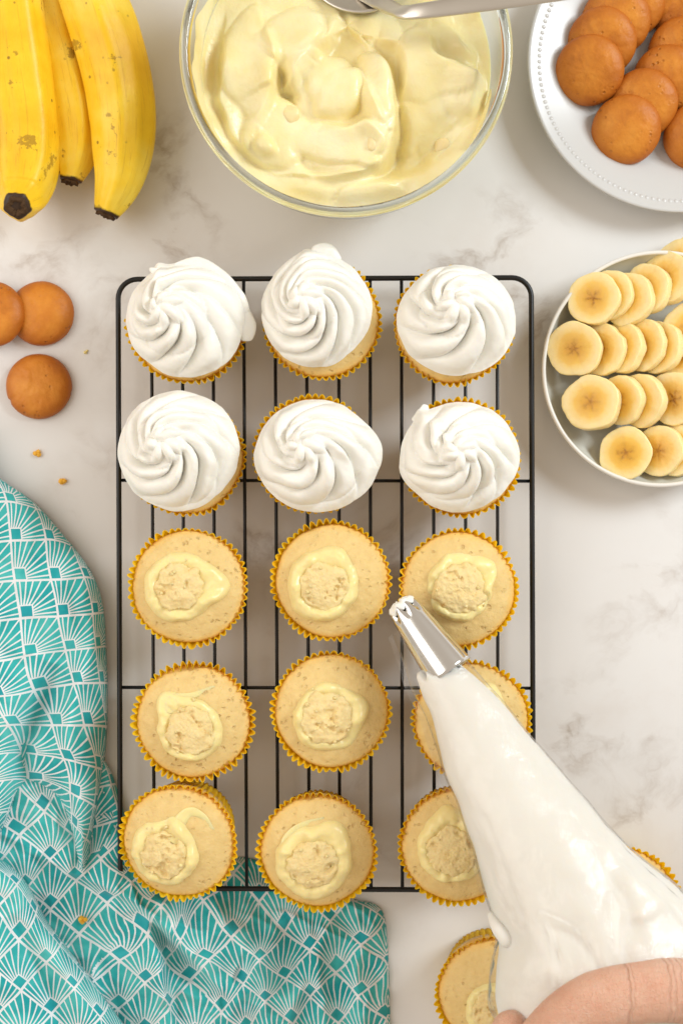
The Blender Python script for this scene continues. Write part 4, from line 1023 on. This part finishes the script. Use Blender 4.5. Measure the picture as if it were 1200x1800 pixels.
def bag_rings(scale, sec, crumple, seed, inset=0.0, n=144):
    pl_, pr_, zz, dp = zip(*sec); m = 14
    L = catmull([np.array([*p, z, d]) for p, z, d in zip(pl_, zz, dp)], m); Rr = catmull([np.array([*p, z, d]) for p, z, d in zip(pr_, zz, dp)], m)
    V = []
    for a_, b_ in zip(L, Rr):
        A = np.array(P(a_[0], a_[1], a_[2])); B = np.array(P(b_[0], b_[1], b_[2])); c = (A+B)/2-bgo; h = (B-A)/2; hw = np.linalg.norm(h); h = h/hw
        hw = hw*scale-inset; upv = np.array((0, 0, 1.0))
        row = []
        for t in np.linspace(0, 2*math.pi, n, endpoint=False):
            cs, sn = math.cos(t), math.sin(t)
            row.append(c+h*hw*cs+upv*hw*a_[3]*sn)
        V.append(row)
    V = np.array(V); C = V.mean(1, keepdims=True); dvec = V-C; ln = np.linalg.norm(dvec, axis=2, keepdims=True)
    nz = fbm(V[..., 0]*30, V[..., 1]*30, V[..., 2]*30, seed, 3)+0.6*np.abs(vnoise(V[..., 0]*22-V[..., 1]*14, V[..., 1]*45, V[..., 2]*30, seed+4))
    grow = np.linspace(0.15, 1, len(V))[:, None]
    V = V+dvec/ln*(crumple*nz*grow)[..., None]
    al_ = np.linspace(0, 1, V.shape[0])[:, None]; ac_ = np.linspace(0, 2*math.pi, V.shape[1], endpoint=False)[None, :]
    cw = vnoise(np.cos(ac_)*3.4+al_*2.0, np.sin(ac_)*3.4-al_*3.0, al_*4.5, seed+21)
    cre = (1-np.abs(cw))**9*sstep(0.30, 0.65, al_)
    V = V-dvec/ln*(0.0022*cre)[..., None]
    for qx, qy, rr_, hh_ in ((1085, 1500, 26, .0045), (1112, 1548, 22, .0050), (1150, 1572, 30, .0045), (1120, 1598, 16, .0030), (900, 1660, 30, -.0030), (1010, 1500, 60, .0020), (1010, 1640, 40, -.0020)):
        q = np.array(P(qx, qy, .155))-bgo; dd = np.hypot(V[..., 0]-q[0], V[..., 1]-q[1])/(rr_*S(.155))
        V[..., 2] += hh_*np.exp(-dd**2)*(V[..., 2] > C[..., 2])
    up_ = V[..., 2] > C[..., 2]
    ang = np.arctan2(V[..., 1]-(np.array(P(1080, 1800, .15))-bgo)[1], V[..., 0]-(np.array(P(1080, 1800, .15))-bgo)[0])
    rdh = np.hypot(V[..., 1]-(np.array(P(1080, 1800, .15))-bgo)[1], V[..., 0]-(np.array(P(1080, 1800, .15))-bgo)[0])
    V[..., 2] += up_*0.0024*np.abs(vnoise(ang*5.5, rdh*9, 0, seed+9))*np.exp(-(rdh/0.062)**2)
    return V
cv = bag_rings(0.985, sec_cream, 0.0022, 3, 0.0007)
cc = cv[0].mean(0); axc = cv[0].mean(0)-cv[3].mean(0); axc /= np.linalg.norm(axc); capr = []
for f, q in ((0.0035, 0.55), (0.0030, 0.82), (0.0018, 0.95)):
    ang_ = np.linspace(0, 2*math.pi, cv.shape[1], endpoint=False)
    jag = 1+2.2*vnoise(np.cos(ang_)*2.6, np.sin(ang_)*2.6, 2.0, 5)
    capr.append(cc+(cv[0]-cc)*q+axc[None, :]*(f*jag)[:, None])
rings_obj('cream', np.concatenate([np.array(capr), cv], 0), M['bag_cream'], bag)
rings_obj('plastic_bag', bag_rings(1.0, sec_full, 0.0022, 3, 0.0), M['plastic'], bag, False, True)
# side seam of the bag: a narrow clear fin
sf = []
for k, (l, r, z, d) in enumerate(sec_full[:7]):
    l, r = np.array(P(*l, z)), np.array(P(*r, z)); h = (l-r)/np.linalg.norm(l-r)
    sf.append((l-bgo-h*0.0008, l-bgo+h*(0.0034 if k < 5 else 0.002)))
sf = np.array([[a for a, b in sf], [b for a, b in sf]])
sfa, sfb = catmull(sf[0], 6), catmull(sf[1], 6); nq = len(sfa)
Vf = np.stack([sfa+(0, 0, .0002), sfb+(0, 0, .0002), sfb-(0, 0, .0002), sfa-(0, 0, .0002)], 1)
rings_obj('seam', Vf, M['plastic'], bag, smooth=False)
# metal star nozzle
n0 = np.array(P(703, 1061, .0775))-bgo; n1 = np.array(P(788, 1177, .0868))-bgo
ax = (n1-n0); Ln = np.linalg.norm(ax); ax /= Ln; s_ = np.cross(ax, (0, 0, 1)); s_ /= np.linalg.norm(s_); u_ = np.cross(s_, ax)
nv = 96; tt = np.linspace(0, 2*math.pi, nv, endpoint=False); V = []
for f, r, g in ((0.0, .0068, 1.0), (0.04, .0080, 0.85), (0.10, .0090, 0.55), (0.17, .0096, 0.2), (0.25, .0098, 0.0), (0.6, .0114, 0), (0.93, .0130, 0), (1.0, .0133, 0), (1.04, .0135, 0)):
    row = []
    for t in tt:
        gr = np.abs(math.cos(4*t))**3
        rr = r*(1-0.30*g*gr); fo = f*Ln+0.0035*g*gr*(1 if f < 0.12 else 0.3)
        row.append(n0+ax*fo+rr*(math.cos(t)*s_+math.sin(t)*u_))
    V.append(row)
V = np.array(V)
o = rings_obj('nozzle', V, M['steel'], bag, False, False)
sm = o.modifiers.new('thickness', 'SOLIDIFY'); sm.thickness = 0.0006; sm.offset = -1
# cream inside the nozzle mouth
V = []
for f, r in ((-0.0008, .001), (-0.0014, .0035), (-0.0002, .0062), (0.004, .0070), (0.012, .0078)):
    V.append([n0+ax*(f+0.0008*math.cos(8*t))+r*(1-0.16*abs(math.cos(4*t)))*(math.cos(t)*s_+math.sin(t)*u_) for t in tt])
rings_obj('cream_tip', np.array(V), M['cream'], bag, True, False)
V = []
jag = 0.075+0.05*vnoise(np.cos(tt)*2.2, np.sin(tt)*2.2, 3.0, 4)+0.03*np.cos(8*tt)
for f, dr in ((0.0, -0.0010), (0.0, 0.0006), (0.25, 0.0012), (0.6, 0.0010), (0.9, 0.0006), (1.0, -0.0002)):
    row = []
    for k, t in enumerate(tt):
        ff = -0.012+f*jag[k]; r0 = np.interp(max(ff, 0), [0, .04, .10, .17, .25, .6], [.0070, .0080, .0089, .0094, .0098, .0114])
        r0 = r0*(1-0.12*max(0, 1-ff/0.15)*abs(math.cos(4*t))**3)
        rr = r0+dr*(1+0.6*float(vnoise(math.cos(t)*4, math.sin(t)*4, f*3, 6)))
        row.append(n0+ax*(ff*Ln)+rr*(math.cos(t)*s_+math.sin(t)*u_))
    V.append(row)
rings_obj('cream_smear', np.array(V), M['cream'], bag, False, False)
# little roll of plastic-wrapped cream at the left edge of the bag
V = tube_V(catmull([np.array(P(*q))-bgo for q in ((862, 1606, .130), (874, 1628, .137), (889, 1648, .1405), (905, 1668, .139))], 8), np.interp(np.linspace(0, 1, 25), [0, .4, .75, 1], [.002, .0042, .0046, .001]), 18)
rings_obj('bag_fold', V, M['bag_cream'], bag)

# ------------------------------------------------------------------ hand squeezing the bag
hc = np.array(P(1200, 1850, 0.15))
def chain(bm, pts, rads, n=20):
    p = catmull([np.array(P(*q))-hc for q in pts], 8)
    rr = np.interp(np.linspace(0, 1, len(p)), np.linspace(0, 1, len(rads)), rads)
    d0 = p[0]-p[1]; d0 /= np.linalg.norm(d0); d1 = p[-1]-p[-2]; d1 /= np.linalg.norm(d1)
    pre = [(p[0]+d0*rr[0]*math.sin(a), rr[0]*math.cos(a)) for a in (1.45, 1.0, 0.5)]
    post = [(p[-1]+d1*rr[-1]*math.sin(a), rr[-1]*math.cos(a)) for a in (0.5, 1.0, 1.45)]
    P_ = np.array([q for q, _ in pre]+list(p)+[q for q, _ in post]); R_ = np.array([r for _, r in pre]+list(rr)+[r for _, r in post])
    V = tube_V(P_, R_, n); off = []
    for row in V:
        off.append([bm.verts.new(tuple(c)) for c in row])
    for i in range(len(off)-1):
        for j in range(n): bm.faces.new((off[i][j], off[i][(j+1) % n], off[i+1][(j+1) % n], off[i+1][j]))
    bm.faces.new(off[0][::-1]); bm.faces.new(off[-1])
bm = bmesh.new()
chain(bm, [(942, 1832, .174), (990, 1790, .179), (1048, 1762, .183), (1125, 1745, .186), (1215, 1745, .184), (1330, 1800, .172), (1420, 1880, .160)], [.0108, .0128, .0150, .0146, .0158, .0190, .0230])      # thumb
chain(bm, [(899, 1814, .158), (908, 1834, .146), (960, 1860, .128), (1080, 1890, .112), (1250, 1900, .120), (1390, 1930, .140)], [.0112, .0112, .0108, .0108, .0115, .0130])   # index finger
chain(bm, [(925, 1892, .156), (930, 1910, .142), (985, 1935, .122), (1100, 1960, .108), (1270, 1975, .118), (1400, 1985, .138)], [.0088, .0096, .0100, .0105, .0115, .0130])
chain(bm, [(960, 1965, .154), (965, 1985, .140), (1015, 2005, .120), (1120, 2030, .108), (1280, 2045, .118), (1400, 2040, .138)], [.0084, .0092, .0098, .0100, .0110, .0125])
chain(bm, [(1005, 2035, .150), (1010, 2050, .138), (1055, 2070, .120), (1150, 2090, .110), (1290, 2105, .120), (1400, 2090, .136)], [.0074, .0080, .0084, .0090, .0100, .0115])
chain(bm, [(1400, 1890, .150), (1410, 1980, .148), (1410, 2080, .144)], [.022, .024, .020])
chain(bm, [(1400, 1960, .152), (1520, 2060, .150), (1650, 2170, .150), (1800, 2290, .150)], [.026, .024, .027, .031])
chain(bm, [(1180, 1700, .158), (1250, 1690, .158), (1340, 1780, .158)], [.008, .012, .016])
hand = bm_obj('hand', bm, M['skin'], loc=tuple(hc))
rm = hand.modifiers.new('one_skin', 'REMESH'); rm.mode = 'VOXEL'; rm.voxel_size = 0.0009; rm.use_smooth_shade = True
ms = hand.modifiers.new('soften', 'SMOOTH'); ms.factor = 0.6; ms.iterations = 12
tag(hand, 'bare hand squeezing the piping bag at the bottom right corner', 'hand')
